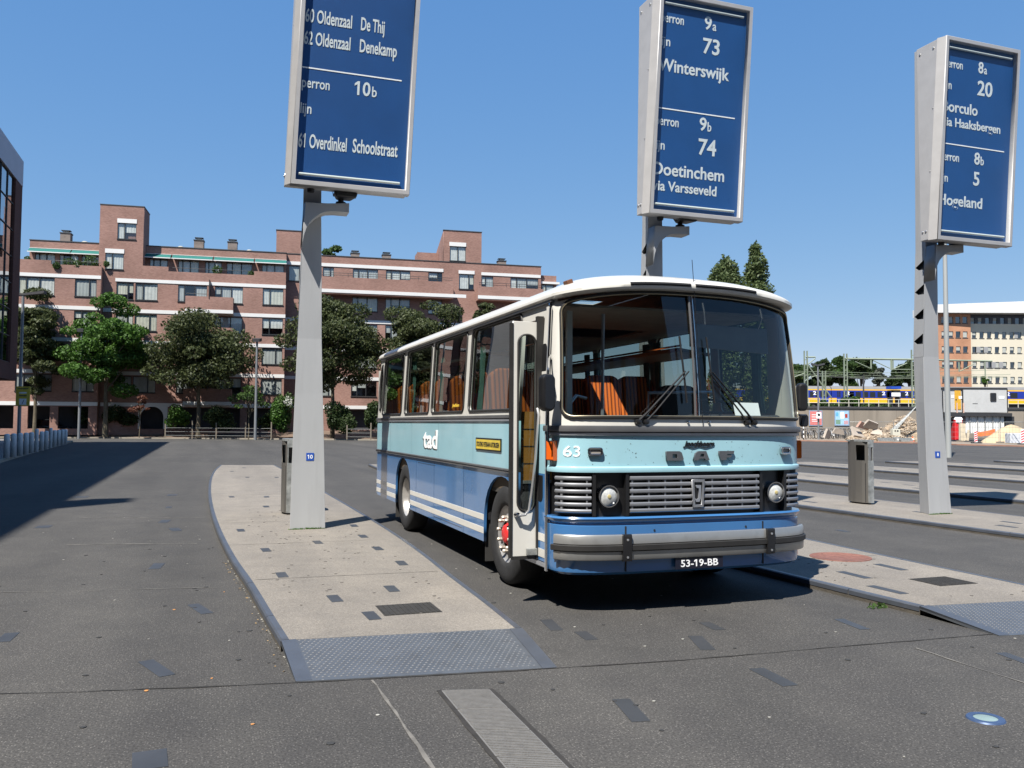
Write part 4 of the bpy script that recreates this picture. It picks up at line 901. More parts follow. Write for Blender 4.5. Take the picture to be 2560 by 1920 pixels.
# ================================================================ FAR KERB, PLANTING BED, LEFT PAVEMENT
M_EARTH = mat('bed_earth', (.13,.09,.065), .95, 0, .3, 1.2, bump=.3, bscale=8)
M_KSTONE = mat('kerb_stone', (.26,.23,.185), .85, 0, .12, 2)
FA_ = math.radians(-5.7); FE = Vector((math.cos(FA_), math.sin(FA_), 0)); FN = Vector((-math.sin(FA_), math.cos(FA_), 0)); FP0 = Vector((-.38, 91.54, 0))
KL = [Vector((-30,96,0)),Vector((-14,92.5,0)),Vector((-1.56,88.0,0)),Vector((4.67,85,0)),Vector((14.9,79.6,0)),Vector((30,75,0)),Vector((47,71.5,0))]
bk_ = []
for k in KL:
    s_ = (k-FP0).dot(FE); b = FP0+FE*s_+FN*3.2; bk_.append(Vector((b.x, b.y, .85)))
n = len(KL); mid = [a.lerp(b, .35)+Vector((0,0,.12)) for a, b in zip(KL, bk_)]
bed = MB().add([(k.x,k.y,.12) for k in KL]+[(q.x,q.y,.25) for q in mid]+list(bk_), [(i,i+1,n+i+1,n+i) for i in range(n-1)]+[(n+i,n+i+1,2*n+i+1,2*n+i) for i in range(n-1)]).build('planting_bed', M_EARTH); struct(bed)
def kerbline(name, pts, wd, h, m_):
    vs = []
    for i, p in enumerate(pts):
        t = (pts[min(i+1,len(pts)-1)]-pts[max(i-1,0)]).normalized(); q = Vector((t.y,-t.x,0))*wd
        vs += [(p.x,p.y,h-.001),(p.x+q.x,p.y+q.y,h-.001),(p.x+q.x,p.y+q.y,0)]
    return struct(MB().add(vs, [(i*3+j,(i+1)*3+j,(i+1)*3+j+1,i*3+j+1) for i in range(len(pts)-1) for j in range(2)]).build(name, m_))
kerbline('kerb', KL, .3, .121, M_KSTONE)
pv_ = [(-12.6,20),(-6.9,30),(-7.46,38.5),(-8.4,52),(-9.08,66),(-9.6,74),(-14,80),(-30,84),(-30,20)]
pav = MB().prism(pv_, 0, .12).build('pavement', mat('left_paving', (.16,.15,.145), .85, 0, .15, 1.5)); struct(pav)
kerbline('kerb', [Vector((*p,0)) for p in pv_[1:7]], .14, .124, M_KSTONE)

# ================================================================ LEAVES
def leaf_mesh(name, blobs, n, size, mt, rngs=rng, flat=.0):
    """n leaf quads spread over the surface and volume of blobs [(centre, (rx,ry,rz))]"""
    B = np.array([[*c, *r] for c, r in blobs]); vol = (B[:,3]*B[:,4]*B[:,5])**(2/3); pr = vol/vol.sum()
    idx = rngs.choice(len(B), n, p=pr); d = rngs.normal(size=(n,3)); d /= np.linalg.norm(d,axis=1)[:,None]
    rad = rngs.uniform(.35,1.05,n)**.5; c = B[idx,:3]+d*B[idx,3:]*rad[:,None]
    a = d+rngs.normal(size=(n,3))*.9; a /= np.linalg.norm(a,axis=1)[:,None]
    t = np.cross(a, rngs.normal(size=(n,3))); t /= np.linalg.norm(t,axis=1)[:,None]; b = np.cross(a, t)
    s = size*rngs.uniform(.6,1.35,n)[:,None]
    q = np.stack([c-t*s, c-b*s*.55+t*s*.1, c+t*s, c+b*s*.55+t*s*.1], 1).reshape(-1,3)
    me = bpy.data.meshes.new(name); me.vertices.add(4*n); me.vertices.foreach_set('co', q.astype(np.float32).ravel())
    me.loops.add(4*n); me.loops.foreach_set('vertex_index', np.arange(4*n, dtype=np.int32)); me.polygons.add(n)
    me.polygons.foreach_set('loop_start', np.arange(0,4*n,4,dtype=np.int32)); me.update(calc_edges=True); me.materials.append(mt); return me
LM = {'maple': leafmat('leaf_maple', (0.0279,0.0403,0.0139), (0.0868,0.1023,0.0372)), 'bright': leafmat('leaf_bright', (0.033,0.084,0.012), (0.093,0.1875,0.033)),
      'dark': leafmat('leaf_dark', (0.021,0.039,0.012), (0.06,0.09,0.03)), 'poplar': leafmat('leaf_poplar', (0.048,0.0768,0.024), (0.1248,0.16,0.064)), 'red': leafmat('leaf_red', (.09,.03,.02), (.16,.07,.045)),
      'mid': leafmat('leaf_mid', (0.03,0.063,0.0165), (0.09,0.15,0.0405)), 'blossom': leafmat('blossom', (.5,.5,.45), (.75,.75,.7), .2), 'grey': leafmat('leaf_grey', (.06,.07,.05), (.12,.13,.10))}
M_BARK = mat('bark', (.11,.09,.06), .95, 0, .3, 4, bump=.6, bscale=20)
def tree(name, base, z0, crown_z, rx, rz, n, size, kind, label, group, trunk_r=.2, blobs=40, seed=0, bare=.0, lean=0):
    R_ = np.random.default_rng(seed); t = thing(name, (base[0], base[1], z0), label, 'tree', group)
    cz = crown_z-z0; bl = []
    for _ in range(blobs):
        d = R_.normal(size=3); d /= np.linalg.norm(d); k = R_.uniform(.3,.92)
        rb = R_.uniform(.15,.34)*rx
        fx = 1-.35*max(0,d[2])                              # crown narrows to the top
        bl.append(((d[0]*k*rx*fx+lean, d[1]*k*rx*fx, cz+d[2]*k*rz), (rb*1.15, rb*1.15, rb*.6)))
    mobj('crown', leaf_mesh('crown', bl, n, size, LM[kind], R_), None, t)
    tr = MB(); top = cz+rz*.3
    tr.tube([(0,0,-.2),(.03,0,cz*.25),(-.05,.02,cz*.6),(lean*.6,0,top)], trunk_r, 8, r1=trunk_r*.3)
    for c, r_ in bl[:12]:
        h = R_.uniform(.45,.8)*cz; tr.tube([(0,0,h),(c[0]*.5,c[1]*.5,(h+c[2])/2+.3),c], trunk_r*.38, 5, r1=.02)
    tr.build('trunk', M_BARK, t, True); return t
def shrub(base, z0, rx, rz, n, size, kind, label, seed, ry=None, name='shrub'):
    R_ = np.random.default_rng(seed); bl = []
    for _ in range(10):
        d = R_.normal(size=3); d /= np.linalg.norm(d); k = R_.uniform(.2,.65); rb = R_.uniform(.3,.5)
        bl.append(((d[0]*k*rx, d[1]*k*(ry or rx), rz*.95+d[2]*k*rz), (rb*rx, rb*(ry or rx), rb*rz*1.1)))
    o = mobj(name, leaf_mesh(name, bl, n, size, LM[kind], R_), None); o.location = (base[0], base[1], z0); tag(o, label, 'shrub', 'shrubs in the bed before the flats'); return o
c1 = lambda x, y: (x/2.592, 480+y/2.592)
c2 = lambda x, y: (680+x/2.592, 480+y/2.592)
def crown(c, x0, x1, y0, y1, Z):
    p0, p1 = at(*c((x0+x1)/2, y0), Z), at(*c((x0+x1)/2, y1), Z); return (p0.x+p1.x)/2, (p0.y+p1.y)/2, (p0.z+p1.z)/2, (x1-x0)/2.592*Z/FPX/2, (p0.z-p1.z)/2
def ptree(nm, c, x0, x1, y0, y1, Z, n, kind, label, seed, tr=.2, size=.19, blobs=56, z0=.35):
    x, y, z, rx, rz = crown(c, x0, x1, y0, y1, Z); return tree(nm, (x, y), z0, z, rx*1.08, rz*1.08, int(n*3.2), size*.78, kind, label, 'street trees before the brick flats', tr, blobs, seed)
ptree('maple_tree', c1, 40, 440, 650, 1300, 81, 6500, 'maple', 'dark maple tree at far left partly behind the office block', 1)
ptree('maple_tree', c1, 430, 960, 655, 1330, 82, 7500, 'bright', 'bright green maple tree left of the others with forked trunk', 2, .26)
ptree('maple_tree', c1, 950, 1640, 735, 1330, 82, 9000, 'maple', 'wide bronze green maple tree between two slim lamp posts', 3, .24, blobs=70)
ptree('maple_tree', c2, 60, 740, 680, 1290, 82, 9000, 'maple', 'dark maple tree just right of the sign post numbered 10', 4, .24, blobs=66)
ptree('maple_tree', c2, 720, 1260, 640, 1290, 82, 8000, 'maple', 'dark maple tree behind the rear half of the bus roof', 5, .24, blobs=62)
ptree('maple_tree', c2, 1260, 1500, 680, 1280, 84, 4500, 'maple', 'smaller maple crown peeping over the front of the bus roof', 6, .2)
# small trees and shrubs in the bed
x, y, z, rx, rz = crown(c1, 1470, 1760, 1240, 1420, 80); tree('young_tree', (x,y), .2, z, rx, rz, 900, .14, 'mid', 'thin young tree in front of the slim lamp post', None, .07, 12, 11)
x, y, z, rx, rz = crown(c1, 830, 985, 1310, 1440, 81); tree('young_tree', (x,y), .3, z, rx, rz, 500, .13, 'red', 'small reddish leafed tree beside the white arch', None, .05, 9, 12)
for i, (c, a, b, y0, y1, Z, kd, lb, nn) in enumerate([
    (c1,480,650,1400,1530,84,'dark','round dark shrub right of the parked car',1500),(c1,700,905,1395,1535,84,'dark','large dark shrub beside the white arch',2200),
    (c1,1070,1230,1400,1535,83,'bright','light green shrub right of the arch',1500),(c1,1290,1510,1395,1550,82,'dark','dark shrub under the wide bronze maple',2200),
    (c1,1640,1770,1430,1550,82,'dark','low dark shrub behind the slim lamp post',1200),(c1,1745,1890,1330,1560,81,'bright','tall leafy shrub left of the sign post numbered 10',2600),
    (c2,-10,140,1320,1560,81,'mid','white flowering shrub partly behind the sign post numbered 10',2600),(c2,330,535,1370,1570,80,'dark','dense green shrub right of the sign post numbered 10',3000),
    (c2,595,720,1345,1565,80,'dark','dark shrub just behind the tail of the bus',2000),(c1,100,330,1420,1540,86,'dark','dark shrub in the shade at far left of the flats',1500)]):
    x, y, z, rx, rz = crown(c, a, b, y0, y1, Z); shrub((x,y), max(.1, z-rz), rx*1.25, rz*1.2, int(nn*1.5), .12, kd, lb, 40+i)
x, y, z, rx, rz = crown(c2, 75, 135, 1320, 1390, 80.2)
R_ = np.random.default_rng(5); o = mobj('blossom', leaf_mesh('blossom', [((0,0,0),(rx,rx,rz))], 120, .07, LM['blossom'], R_), None); o.location = (x,y,z); tag(o, 'cluster of small white blossom on the flowering shrub', 'blossom')
# timber fence posts with wire
M_WOOD = mat('post_wood', (.20,.17,.13), .9, 0, .25, 8); M_WIRE = mat('wire', (.25,.26,.26), .5, .4)
fp_ = []
for c, x, y0, y1 in ((c1,1070,1490,1570),(c1,1245,1470,1576),(c1,1400,1490,1580),(c1,1590,1490,1582),(c1,1757,1490,1587),(c2,485,1510,1592),(c2,640,1495,1592)):
    px, py = c(x, y1); Z = 81-(px-400)*.006
    p = at(px, py, Z); h = (y1-y0)/2.592*Z/FPX; fp_.append((p.x,p.y,.1,h+.05))
for i, (x, y, z, h) in enumerate(fp_):
    lb = 'thin timber fence post before the flats, %s from the left' % ('first','second','third','fourth','fifth','sixth','seventh')[i]
    t = thing('fence_post', (x,y,z), lb, 'fence post', 'timber fence posts'); MB().box(-.05,.05,-.05,.05,0,h+.12).build('stake', M_WOOD, t)
    if i+1 < len(fp_) and i != 4:
        q = fp_[i+1]
        for zz in (.25,.6,.95): MB().tube([(0,0,zz),(q[0]-x,q[1]-y,zz+q[2]-z)], .012, 4).build('wire', M_WIRE, t)

# ================================================================ BRICK FLATS
M_BR = brickmat('brick_red', (.255,.135,.108), (.345,.195,.158), (.29,.21,.18))
M_BAND = mat('white_band', (.66,.655,.64), .6, 0, .03, .6)
M_FRM = mat('window_frame_dark', (.02,.022,.024), .5); M_AWN = mat('awning_teal', (.008,.12,.105), .8, 0, .06, 1)
M_PANE = glass('flat_glass', (.85,.88,.87), 0, 1.5, .06)
M_CUR = [mat('net_curtain', (.70,.69,.66), .9, 0, .12, 3), mat('blind_grey', (.48,.49,.48), .9, 0, .08, 2), mat('curtain_cream', (.66,.63,.54), .9, 0, .1, 3)]
M_ROOM = mat('room_dark', (.045,.045,.05), .9, 0, .2, 1)
M_TRIM = mat('roof_trim', (.05,.05,.052), .6); M_RAIL = mat('rail_dark', (.03,.03,.032), .5)
ap = thing('apartment_block', FP0, 'long red brick apartment block with white bands and teal awnings', 'building', None, FA_)
def fplate(name, outer, holes, y, m_, th=.3): return mobj(name, plate(outer, holes, th, axes((0,y+th/2,0),(1,0,0),(0,0,1),(0,-1,0))), m_, ap)
wr = random.Random(3)
def fwindow(s0, s1, z0, z1, y, k=2, split=None, cur=None, par=None):
    xs = [s0]+[s0+(s1-s0)*f for f in (split or {1:[],2:[wr.choice([.34,.66])],3:[.22,.58]}[k])]+[s1]; fr = .055
    holes = [rect(a+fr*.8, b-fr*.8, z0+fr, z1-fr) for a, b in zip(xs[:-1], xs[1:])]
    wn = mobj('window', plate(rect(s0,s1,z0,z1), holes, .07, axes((0,y+.06,0),(1,0,0),(0,0,1),(0,-1,0))), M_FRM, par or ap)
    MB().box(s0-.04,s1+.04,y-.07,y-.002,z0-.07,z0-.005).build('sill', M_FRM, wn)
    for h in holes:
        a, b = h[0][0], h[1][0]
        MB().add([(a,y+.07,z0+fr),(b,y+.07,z0+fr),(b,y+.07,z1-fr),(a,y+.07,z1-fr)], [(0,1,2,3)]).build('pane', M_PANE, wn)
        r_ = wr.random()
        if r_ < .95:
            zc = z0+.02 if r_ < .75 else z0+(z1-z0)*wr.uniform(.3,.6); c = cur if cur is not None else wr.choice([0,0,1,1,2])
            n = 8; vs = []
            for i in range(n+1): vs += [(a-.03+(b-a+.06)*i/n, y+.13+.02*(i % 2), zc), (a-.03+(b-a+.06)*i/n, y+.13+.02*(i % 2), z1)]
            MB().add(vs, [(2*i,2*i+2,2*i+3,2*i+1) for i in range(n)]).build('curtain', M_CUR[c], wn)
    return wn
ROWS = [(13.62,15.28),(10.57,12.22),(7.52,9.15),(4.45,6.05)]
BANDS = [(15.37,15.70),(12.33,12.68),(9.25,9.60),(6.17,6.52),(3.10,3.46)]
def grid(cols, rows, y, wall, extra=[], gholes=[], name='wall'):
    s0, s1, z0, z1 = wall
    holes = [rect(a,b,r0_,r1_) for a, b, k in cols for r0_, r1_ in rows]+[rect(*e[:4]) for e in extra]+gholes
    fplate(name, rect(s0,s1,z0,z1), holes, y, M_BR)
    for a, b, k in cols:
        for r0_, r1_ in rows: fwindow(a, b, r0_, r1_, y, k)
    for e in extra: fwindow(e[0], e[1], e[2], e[3], y, e[4])
YL = -1.0
gl_ = [rect(-15.3,-13.4,.9,3.02), rect(-12.7,-10.05,.9,3.02), rect(-19.5,-16.5,.9,3.02)]
grid([(-20.9,-18.6,2),(-16.47,-13.32,3),(-11.55,-9.62,2)], ROWS, YL, (-26,-9.27,.3,16.62), [], gl_)
MB().box(-26,-13.69,YL-.002,YL+.2,16.60,16.98).build('parapet', M_BR, ap)
MB().box(-9.40,-9.272,YL+.301,0,.3,16.62).build('return_wall', M_BR, ap)
for z0, z1 in BANDS: MB().box(-26,-9.25,YL-.05,YL+.02,z0,z1).build('band', M_BAND, ap)
# stair tower
fplate('tower_wall', rect(-9.71,-5.69,16.3,22.9), [rect(-8.09,-6.36,19.6,21.2), rect(-9.13,-7.45,16.55,18.15)], 0, M_BR)
fwindow(-8.09,-6.36,19.6,21.2,0,2,[.38],0); fwindow(-9.13,-7.45,16.55,18.15,0,2,[.38],0)
for a, b, z in ((-8.12,-6.33,21.2),(-9.16,-7.42,18.15)): MB().box(a,b,-.05,.05,z,z+.42).build('lintel', M_BAND, ap)
MB().box(-9.71,-5.69,.301,3.3,16.3,22.9).build('tower_core', M_BR, ap); MB().box(-9.75,-5.65,-.04,3.34,22.9,22.98).build('roof_trim', M_TRIM, ap)
grid([(-8.05,-6.46,2),(-6.31,-4.25,2),(-2.35,.39,3),(1.14,3.85,3),(5.78,7.82,2)], ROWS, 0, (-9.26,8.03,.3,16.3), [], [rect(-2.3,3.8,.9,3.02), rect(4.46,7.5,.9,3.02), [(-4.48+1.06*math.cos(q), 2.05+1.06*math.sin(q)) for q in [PI*i/14 for i in range(15)]]+[(-5.54,.9),(-3.42,.9)]])
MB().box(-6.4,-3.3,-.002,.25,16.28,17.05).build('parapet', M_BR, ap); MB().box(-3.3,4.9,-.002,.25,16.28,16.60).build('parapet', M_BR, ap); MB().box(4.9,8.03,-.002,.25,16.28,17.02).build('parapet', M_BR, ap)
MB().box(7.73,8.032,.301,2.5,.3,16.3).build('return_wall', M_BR, ap)
for i, (z0, z1) in enumerate(BANDS): MB().box(-8.15 if i == 0 else -9.2,8.05,-.05,.02,z0,z1).build('band', M_BAND, ap)
fplate('arch_surround', [(-5.75,3.1),(-5.75,.9),(-5.54,.9)]+[(-4.48-1.06*math.cos(q), 2.05+1.06*math.sin(q)) for q in [PI*i/14 for i in range(15)]]+[(-3.42,.9),(-3.05,.9),(-3.05,3.1)], [], -.04, M_BAND, .06)
for k, zt in enumerate((14.05,11.0,7.95,4.9)):
    b = MB(); b.box(-1.49,3.0,-1.25,-1.05,zt-1.28,zt).box(-1.49,-1.30,-1.05,-.052,zt-1.28,zt).box(2.81,3.0,-1.05,-.052,zt-1.28,zt).box(-1.49,3.0,-1.25,-.052,zt-1.40,zt-1.281); b.build('balcony', M_BR, ap)
    MB().box(-1.5,3.02,-1.29,-1.2501,zt-1.62,zt-1.28).build('band', M_BAND, ap); MB().box(-1.5,3.02,-1.2501,-.055,zt-1.62,zt-1.402).build('balcony_slab', M_BAND, ap)
    MB().tube([(-1.45,-1.2,zt+.25),(.5,-1.2,zt+.25)], .03, 5).build('rail', M_RAIL, ap); MB().box(.68,.74,-1.3,-.06,zt-.2,zt+1.7).build('divider', M_RAIL, ap)
# penthouse: set back, dark glazing, awnings
for a, b, wn_ in ((-16.3,-9.72,[(-15.8,-14.0),(-13.6,-11.9),(-11.6,-10.0)]),(-5.68,8.03,[(-5.3,-3.6),(-2.6,-.6),(.0,1.6),(2.1,4.6),(5.6,7.8)])):
    fplate('penthouse_wall', rect(a,b,16.0,19.33), [rect(p,q,16.35,18.1) for p, q in wn_], 1.6, M_BR)
    for p, q in wn_: fwindow(p, q, 16.35, 18.1, 1.6, 3)
    MB().box(a,b,1.901,9,16,19.33).build('penthouse_core', M_ROOM, ap); MB().box(a-.05,b+.05,1.55,9.05,19.33,19.41).build('roof_trim', M_TRIM, ap)
for a, b in ((-16.3,-12.56),(-12.46,-9.87),(-5.79,-3.28),(-3.14,.74),(.88,4.77),(4.91,8.04)):
    w_ = MB().hexa([(a,.95,18.12),(b,.95,18.12),(b,1.58,18.52),(a,1.58,18.52)],[(a,.93,18.15),(b,.93,18.15),(b,1.58,18.55),(a,1.58,18.55)]).build('awning', M_AWN, ap)
    MB().box(a-.03,b+.03,.87,.925,18.05,18.14).build('awning_bar', M_BAND, w_); MB().box(a-.03,b+.03,1.53,1.599,18.555,18.60).build('awning_case', M_BAND, w_)
MB().box(-25.9,7.7,1.2,9,.3,16.0).build('inner_core', M_ROOM, ap); MB().box(-26,-9.41,-.6,1.19,15.9,16.0).build('terrace', M_KSTONE, ap); MB().box(-9.2,7.7,.31,1.19,15.9,16.0).build('terrace', M_KSTONE, ap)
for a, b in ((-2.95,4.87),(-13.6,-9.3)): MB().tube([(a,.12 if a > -5 else YL+.12,17.0),(b,.12 if a > -5 else YL+.12,17.0)], .025, 5).build('rail', M_RAIL, ap)
# right wing, set back
YB = 2.5
colsB = [(11.8,12.95,2),(14.95,17.65,3),(18.5,21.15,3),(23.13,24.68,2),(32.43,35.68,3)]
grid(colsB, [(13.62,15.2),(10.57,12.2),(7.52,9.15),(4.45,6.05)], YB, (8.032,36.0,.3,19.45), [(11.8,12.95,16.75,18.22,2),(14.95,17.65,16.75,18.2,3),(18.5,21.15,16.75,18.2,3),(23.13,24.68,16.9,18.2,2),(26.56,28.23,16.52,18.2,2),(29.09,30.44,16.72,18.05,2),(32.43,35.68,16.85,18.05,3),(8.3,9.9,16.6,18.2,2)], [rect(14,22,.9,3.0), rect(25,33,.9,3.0)])
MB().box(8.0,24.79,YB-.06,YB+.01,18.31,18.66).build('band', M_BAND, ap); MB().box(26.5,28.3,YB-.06,YB+.01,18.22,18.6).build('lintel', M_BAND, ap); MB().box(29.08,35.95,YB-.06,YB+.01,18.17,18.5).build('band', M_BAND, ap)
for z0, z1 in BANDS[1:]: MB().box(8.04,36.02,YB-.06,YB+.01,z0,z1).build('band', M_BAND, ap)
for a, b, zt in ((11.2,25.7,17.0),(28.45,35.9,16.68)):
    MB().box(a,b,YB-1.4,YB-1.2,15.35,zt).box(a,a+.2,YB-1.2,YB-.061,15.35,zt).box(b-.2,b,YB-1.2,YB-.061,15.35,zt).box(a,b,YB-1.4,YB-.061,15.2,15.349).build('balcony', M_BR, ap)
    MB().box(a-.02,b+1.4 if b < 30 else b,YB-1.45,YB-1.401,15.33,15.69).build('band', M_BAND, ap)
    for zz in (.22,.45): MB().tube([(a+.1,YB-1.3,zt+zz),(b-.1,YB-1.3,zt+zz)], .025, 5).build('rail', M_RAIL, ap)
    for i in range(int((b-a)/1.5)): MB().tube([(a+.2+i*1.5,YB-1.3,zt),(a+.2+i*1.5,YB-1.3,zt+.45)], .02, 4).build('rail_post', M_RAIL, ap)
fplate('tower_wall', rect(24.79,29.08,19.45,22.97), [rect(25.49,27.29,19.62,21.25)], YB-.01, M_BR); fwindow(25.49,27.29,19.62,21.25,YB-.01,2,[.5],0); MB().box(25.44,27.32,YB-.07,YB,21.26,21.7).build('lintel', M_BAND, ap)
MB().hexa([(24.79,YB+.29,19.45),(29.08,YB+.29,19.45),(29.08,YB+6,19.45),(24.79,YB+6,19.45)],[(24.79,YB+.29,22.97),(29.08,YB+.29,22.97),(29.08,YB+6,21.2),(24.79,YB+6,21.2)]).build('tower_core', M_BR, ap)
MB().box(22.4,24.78,YB+3.6,YB+6,19.45,21.1).build('tower_core', M_BR, ap)
MB().box(24.74,29.13,YB-.06,YB+.3,22.97,23.05).build('roof_trim', M_TRIM, ap)
MB().box(6.9,10.4,YB+2,YB+6,19.3,22.35).build('lift_house', M_BR, ap); MB().box(6.85,10.45,YB+1.95,YB+6.05,22.35,22.43).build('roof_trim', M_TRIM, ap)
MB().box(8.032,36,YB+.9,YB+8,.3,19.3).build('inner_core', M_ROOM, ap); MB().box(8.0,36.05,YB-.05,YB+8.05,19.45,19.53).build('roof_trim', M_TRIM, ap)
MB().box(36.0,38,YB+.6,YB+8,.3,18.6).build('end_bay', M_BR, ap); MB().box(35.9,38.3,YB+.3,YB+8,17.6,17.85).build('band', M_BAND, ap); fwindow(36.2,37.6,15.6,17.5,YB+.35,2)
# chimneys, roof vents
M_CHIM = mat('chimney_concrete', (.20,.165,.145), .9, 0, .2, 2, dirt=.3); M_COWL = mat('vent_cowl', (.52,.50,.42), .6)
for a, z, y in ((-13.5,19.4,3),(-.83,19.4,3),(2.5,19.4,3),(15.4,19.5,6),(18.9,19.5,6),(32.3,19.5,6)):
    ch = MB().box(a-.47,a+.47,y,y+.9,z-.1,z+1.05).build('chimney', M_CHIM, ap); MB().box(a-.52,a+.52,y-.05,y+.95,z+1.05,z+1.15).build('chimney_cap', M_TRIM, ch)
    MB().box(a-.25,a+.25,y+.2,y+.7,z+1.15,z+1.32).build('flue', M_COWL, ch); MB().box(a-.42,a+.42,y+.1,y+.8,z+1.36,z+1.41).build('flue_plate', M_TRIM, ch)
for a, z, y in ((-11.77,19.4,3),(-2.63,19.4,3),(4.2,19.4,3),(13.6,19.5,6),(20.6,19.5,6),(30.5,19.5,6)):
    MB().lathe([(.18,0),(.18,.18),(.3,.2),(.3,.36),(.18,.42),(.0005,.44)], (a,y+.4,z), n=14).build('roof_vent', M_COWL, ap, True)
# terrace plants
for i, (a, z, r_, y) in enumerate(((-12.3,16.9,.6,-.3),(-10.4,17.1,.7,-.2),(-11.4,16.7,.45,-.8),(-13.2,16.5,.35,-1.1),(1.3,17.0,.5,.4),(4.6,16.75,.35,.2),(-15.9,17.1,.3,-.4),(-8.95,17.0,.3,-.3))):
    R_ = np.random.default_rng(70+i); o = mobj('terrace_plant', leaf_mesh('terrace_plant', [((0,0,0),(r_,r_*.6,r_))], int(260*r_/.4), .09, LM['mid'], R_), None)
    p = FP0+FE*a+FN*y; o.location = (p.x,p.y,z); tag(o, ('large leafy pot plant in the middle of the left roof terrace','tall leafy plant beside the left stair tower on the terrace','low plant spilling behind the left terrace parapet','small plant hanging over the left terrace parapet edge','leafy plant between awnings on the right roof terrace','low plant at the right end of the terrace railing','small plant at the far left end of the roof terrace','small plant against the foot of the left stair tower')[i], 'plant', 'terrace plants')
# trees behind the roof
for i, (c, a, b, y0, y1, lb) in enumerate(((c2,300,495,290,470,'round tree top behind the roof right of sign post 10'),(c2,890,1010,375,480,'small tree top behind the roof left of the right stair tower'))):
    x, y, z, rx, rz = crown(c, a, b, y0, y1, 112); tree('roof_line_tree', (x,y), 0, z-1.5, rx*1.2, rz+1.5, 2600, .28, 'mid', lb, None, .25, 16, 90+i)

# ================================================================ OFFICE BLOCK AT FAR LEFT
M_OFFB = brickmat('brick_dark', (.10,.04,.03), (.14,.055,.04), (.10,.07,.06)); M_OFFG = glass('office_glass', (.16,.19,.22), 0, 1.9, .22); M_PARA = mat('office_parapet', (.36,.34,.38), .5, .2, .05, 1)
ob = thing('office_block', (-12,66,0), 'tall dark office block with glass front at the left edge', 'building')
MB().box(-26,-.6,-90,-.001,4.9,19.2).build('core', M_ROOM, ob); MB().box(-26,.02,-90.02,.02,17.55,19.3).build('parapet', M_PARA, ob)
MB().box(-26,0,-2.2,0,4.3,17.54).build('end_pier', M_OFFB, ob); MB().box(-26,0,-90,-2.21,4.3,5.4).build('spandrel', M_OFFB, ob)
for j in range(20):
    y1 = -2.25-j*1.9
    for i in range(7):
        z0 = 5.45+i*1.73; MB().add([(-.12,y1-1.84,z0),(-.12,y1,z0),(-.12,y1,z0+1.67),(-.12,y1-1.84,z0+1.67)], [(0,1,2,3)]).build('pane', M_OFFG, ob)
    MB().box(-.2,-.06,y1-1.9,y1-1.84,5.42,17.54).build('mullion', M_TRIM, ob)
for i in range(8): MB().box(-.2,-.07,-40,-2.22,5.40+i*1.73,5.45+i*1.73).build('transom', M_TRIM, ob)
for j in range(6): MB().lathe([(.35,0),(.35,4.3)], (-1.2,-1.2-j*6.0,0), n=18).build('column', mat('column_white', (.6,.6,.62), .6), ob, True)
MB().box(-26,-2.5,-90,-.6,0,4.3).build('ground_floor', M_ROOM, ob)
MB().box(-1.3,-.5,-57.2,-56.2,19.2,22.8).build('flue_stack', M_CHIM, ob)
# bollards
M_BOLL = mat('bollard_white', (.62,.62,.62), .5, 0, .12, 4, dirt=.2)
bm_ = MB().lathe([(.0005,.02),(.11,.02),(.11,.90),(.10,.96),(.06,.985),(.0005,.99)], (0,0,0), n=16).mesh('bollard'); bm_.materials.append(M_BOLL); bm_.polygons.foreach_set('use_smooth', [True]*len(bm_.polygons))
Z3 = lambda x, y: (x/3.456, 700+y/3.456)
for i, (x, y) in enumerate([(55,1540),(113,1528),(170,1518),(222,1508),(268,1495),(313,1487),(358,1473),(397,1462),(436,1452),(470,1440),(504,1433),(538,1425),(565,1418)]):
    p = onz(*Z3(x,y), .12); o = bpy.data.objects.new('bollard', bm_); col.objects.link(o); o.location = (p.x,p.y,.1)
    if i in (5, 8): o.scale = (.8,.8,1.15)
    tag(o, 'white bollard in the row by the left pavement, %s from left' % ['first','second','third','fourth','fifth','tall sixth','seventh','eighth','tall ninth','tenth','eleventh','twelfth','thirteenth'][i], 'bollard', 'bollards along the left pavement')
# lamp posts
M_LAMP = mat('lamp_post_grey', (.20,.21,.22), .5, .3, .08, 2); M_LAMPD = mat('lamp_head_dark', (.05,.05,.055), .5)
def lamp(px, pyb, pyt, Z, r_, label, head='cap', armx=0):
    b = at(px, pyb, Z); tp = at(px, pyt, Z); h = tp.z
    t = thing('lamp_post', (b.x,b.y,0), label, 'lamp post', None, -YAW)
    MB().lathe([(r_,0),(r_*.7,h)], (0,0,0), n=12).build('pole', M_LAMP, t, True)
    if head == 'cap': MB().hexa([(-.28,-.3,h-.05),(.28,-.3,h-.05),(.34,.3,h+.05),(-.34,.3,h+.05)],[(-.34,-.35,h+.25),(.34,-.35,h+.25),(.34,.35,h+.35),(-.34,.35,h+.35)]).build('head', M_LAMPD, t)
    else:
        for sg in ((-1,1) if head == 'double' else (1,)):
            MB().hexa([(0,-.12,h-.12),(sg*armx,-.18,h+.02),(sg*armx,.18,h+.02),(0,.12,h-.12)],[(0,-.12,h+.02),(sg*armx,-.18,h+.22),(sg*armx,.18,h+.22),(0,.12,h+.02)]).build('head', M_LAMPD, t)
    return t
lamp(197,1086,828,80,.13,'slim grey lamp post in front of the bright green maple')
lamp(638,1093,853,79,.14,'slim grey lamp post left of the sign post numbered 10')
t = lamp(47,1080,732,62,.13,'tall dark lamp post by the bollards carrying a yellow notice','double',1.6)
ys = thing('yellow_notice', at(57,1014,61.5), 'yellow notice board with white panel on the left lamp post', 'sign', None, -YAW)
MB().box(-.5,.5,-.04,0,0,1.37).build('board', mat('notice_yellow', (.62,.47,.06), .6), ys)
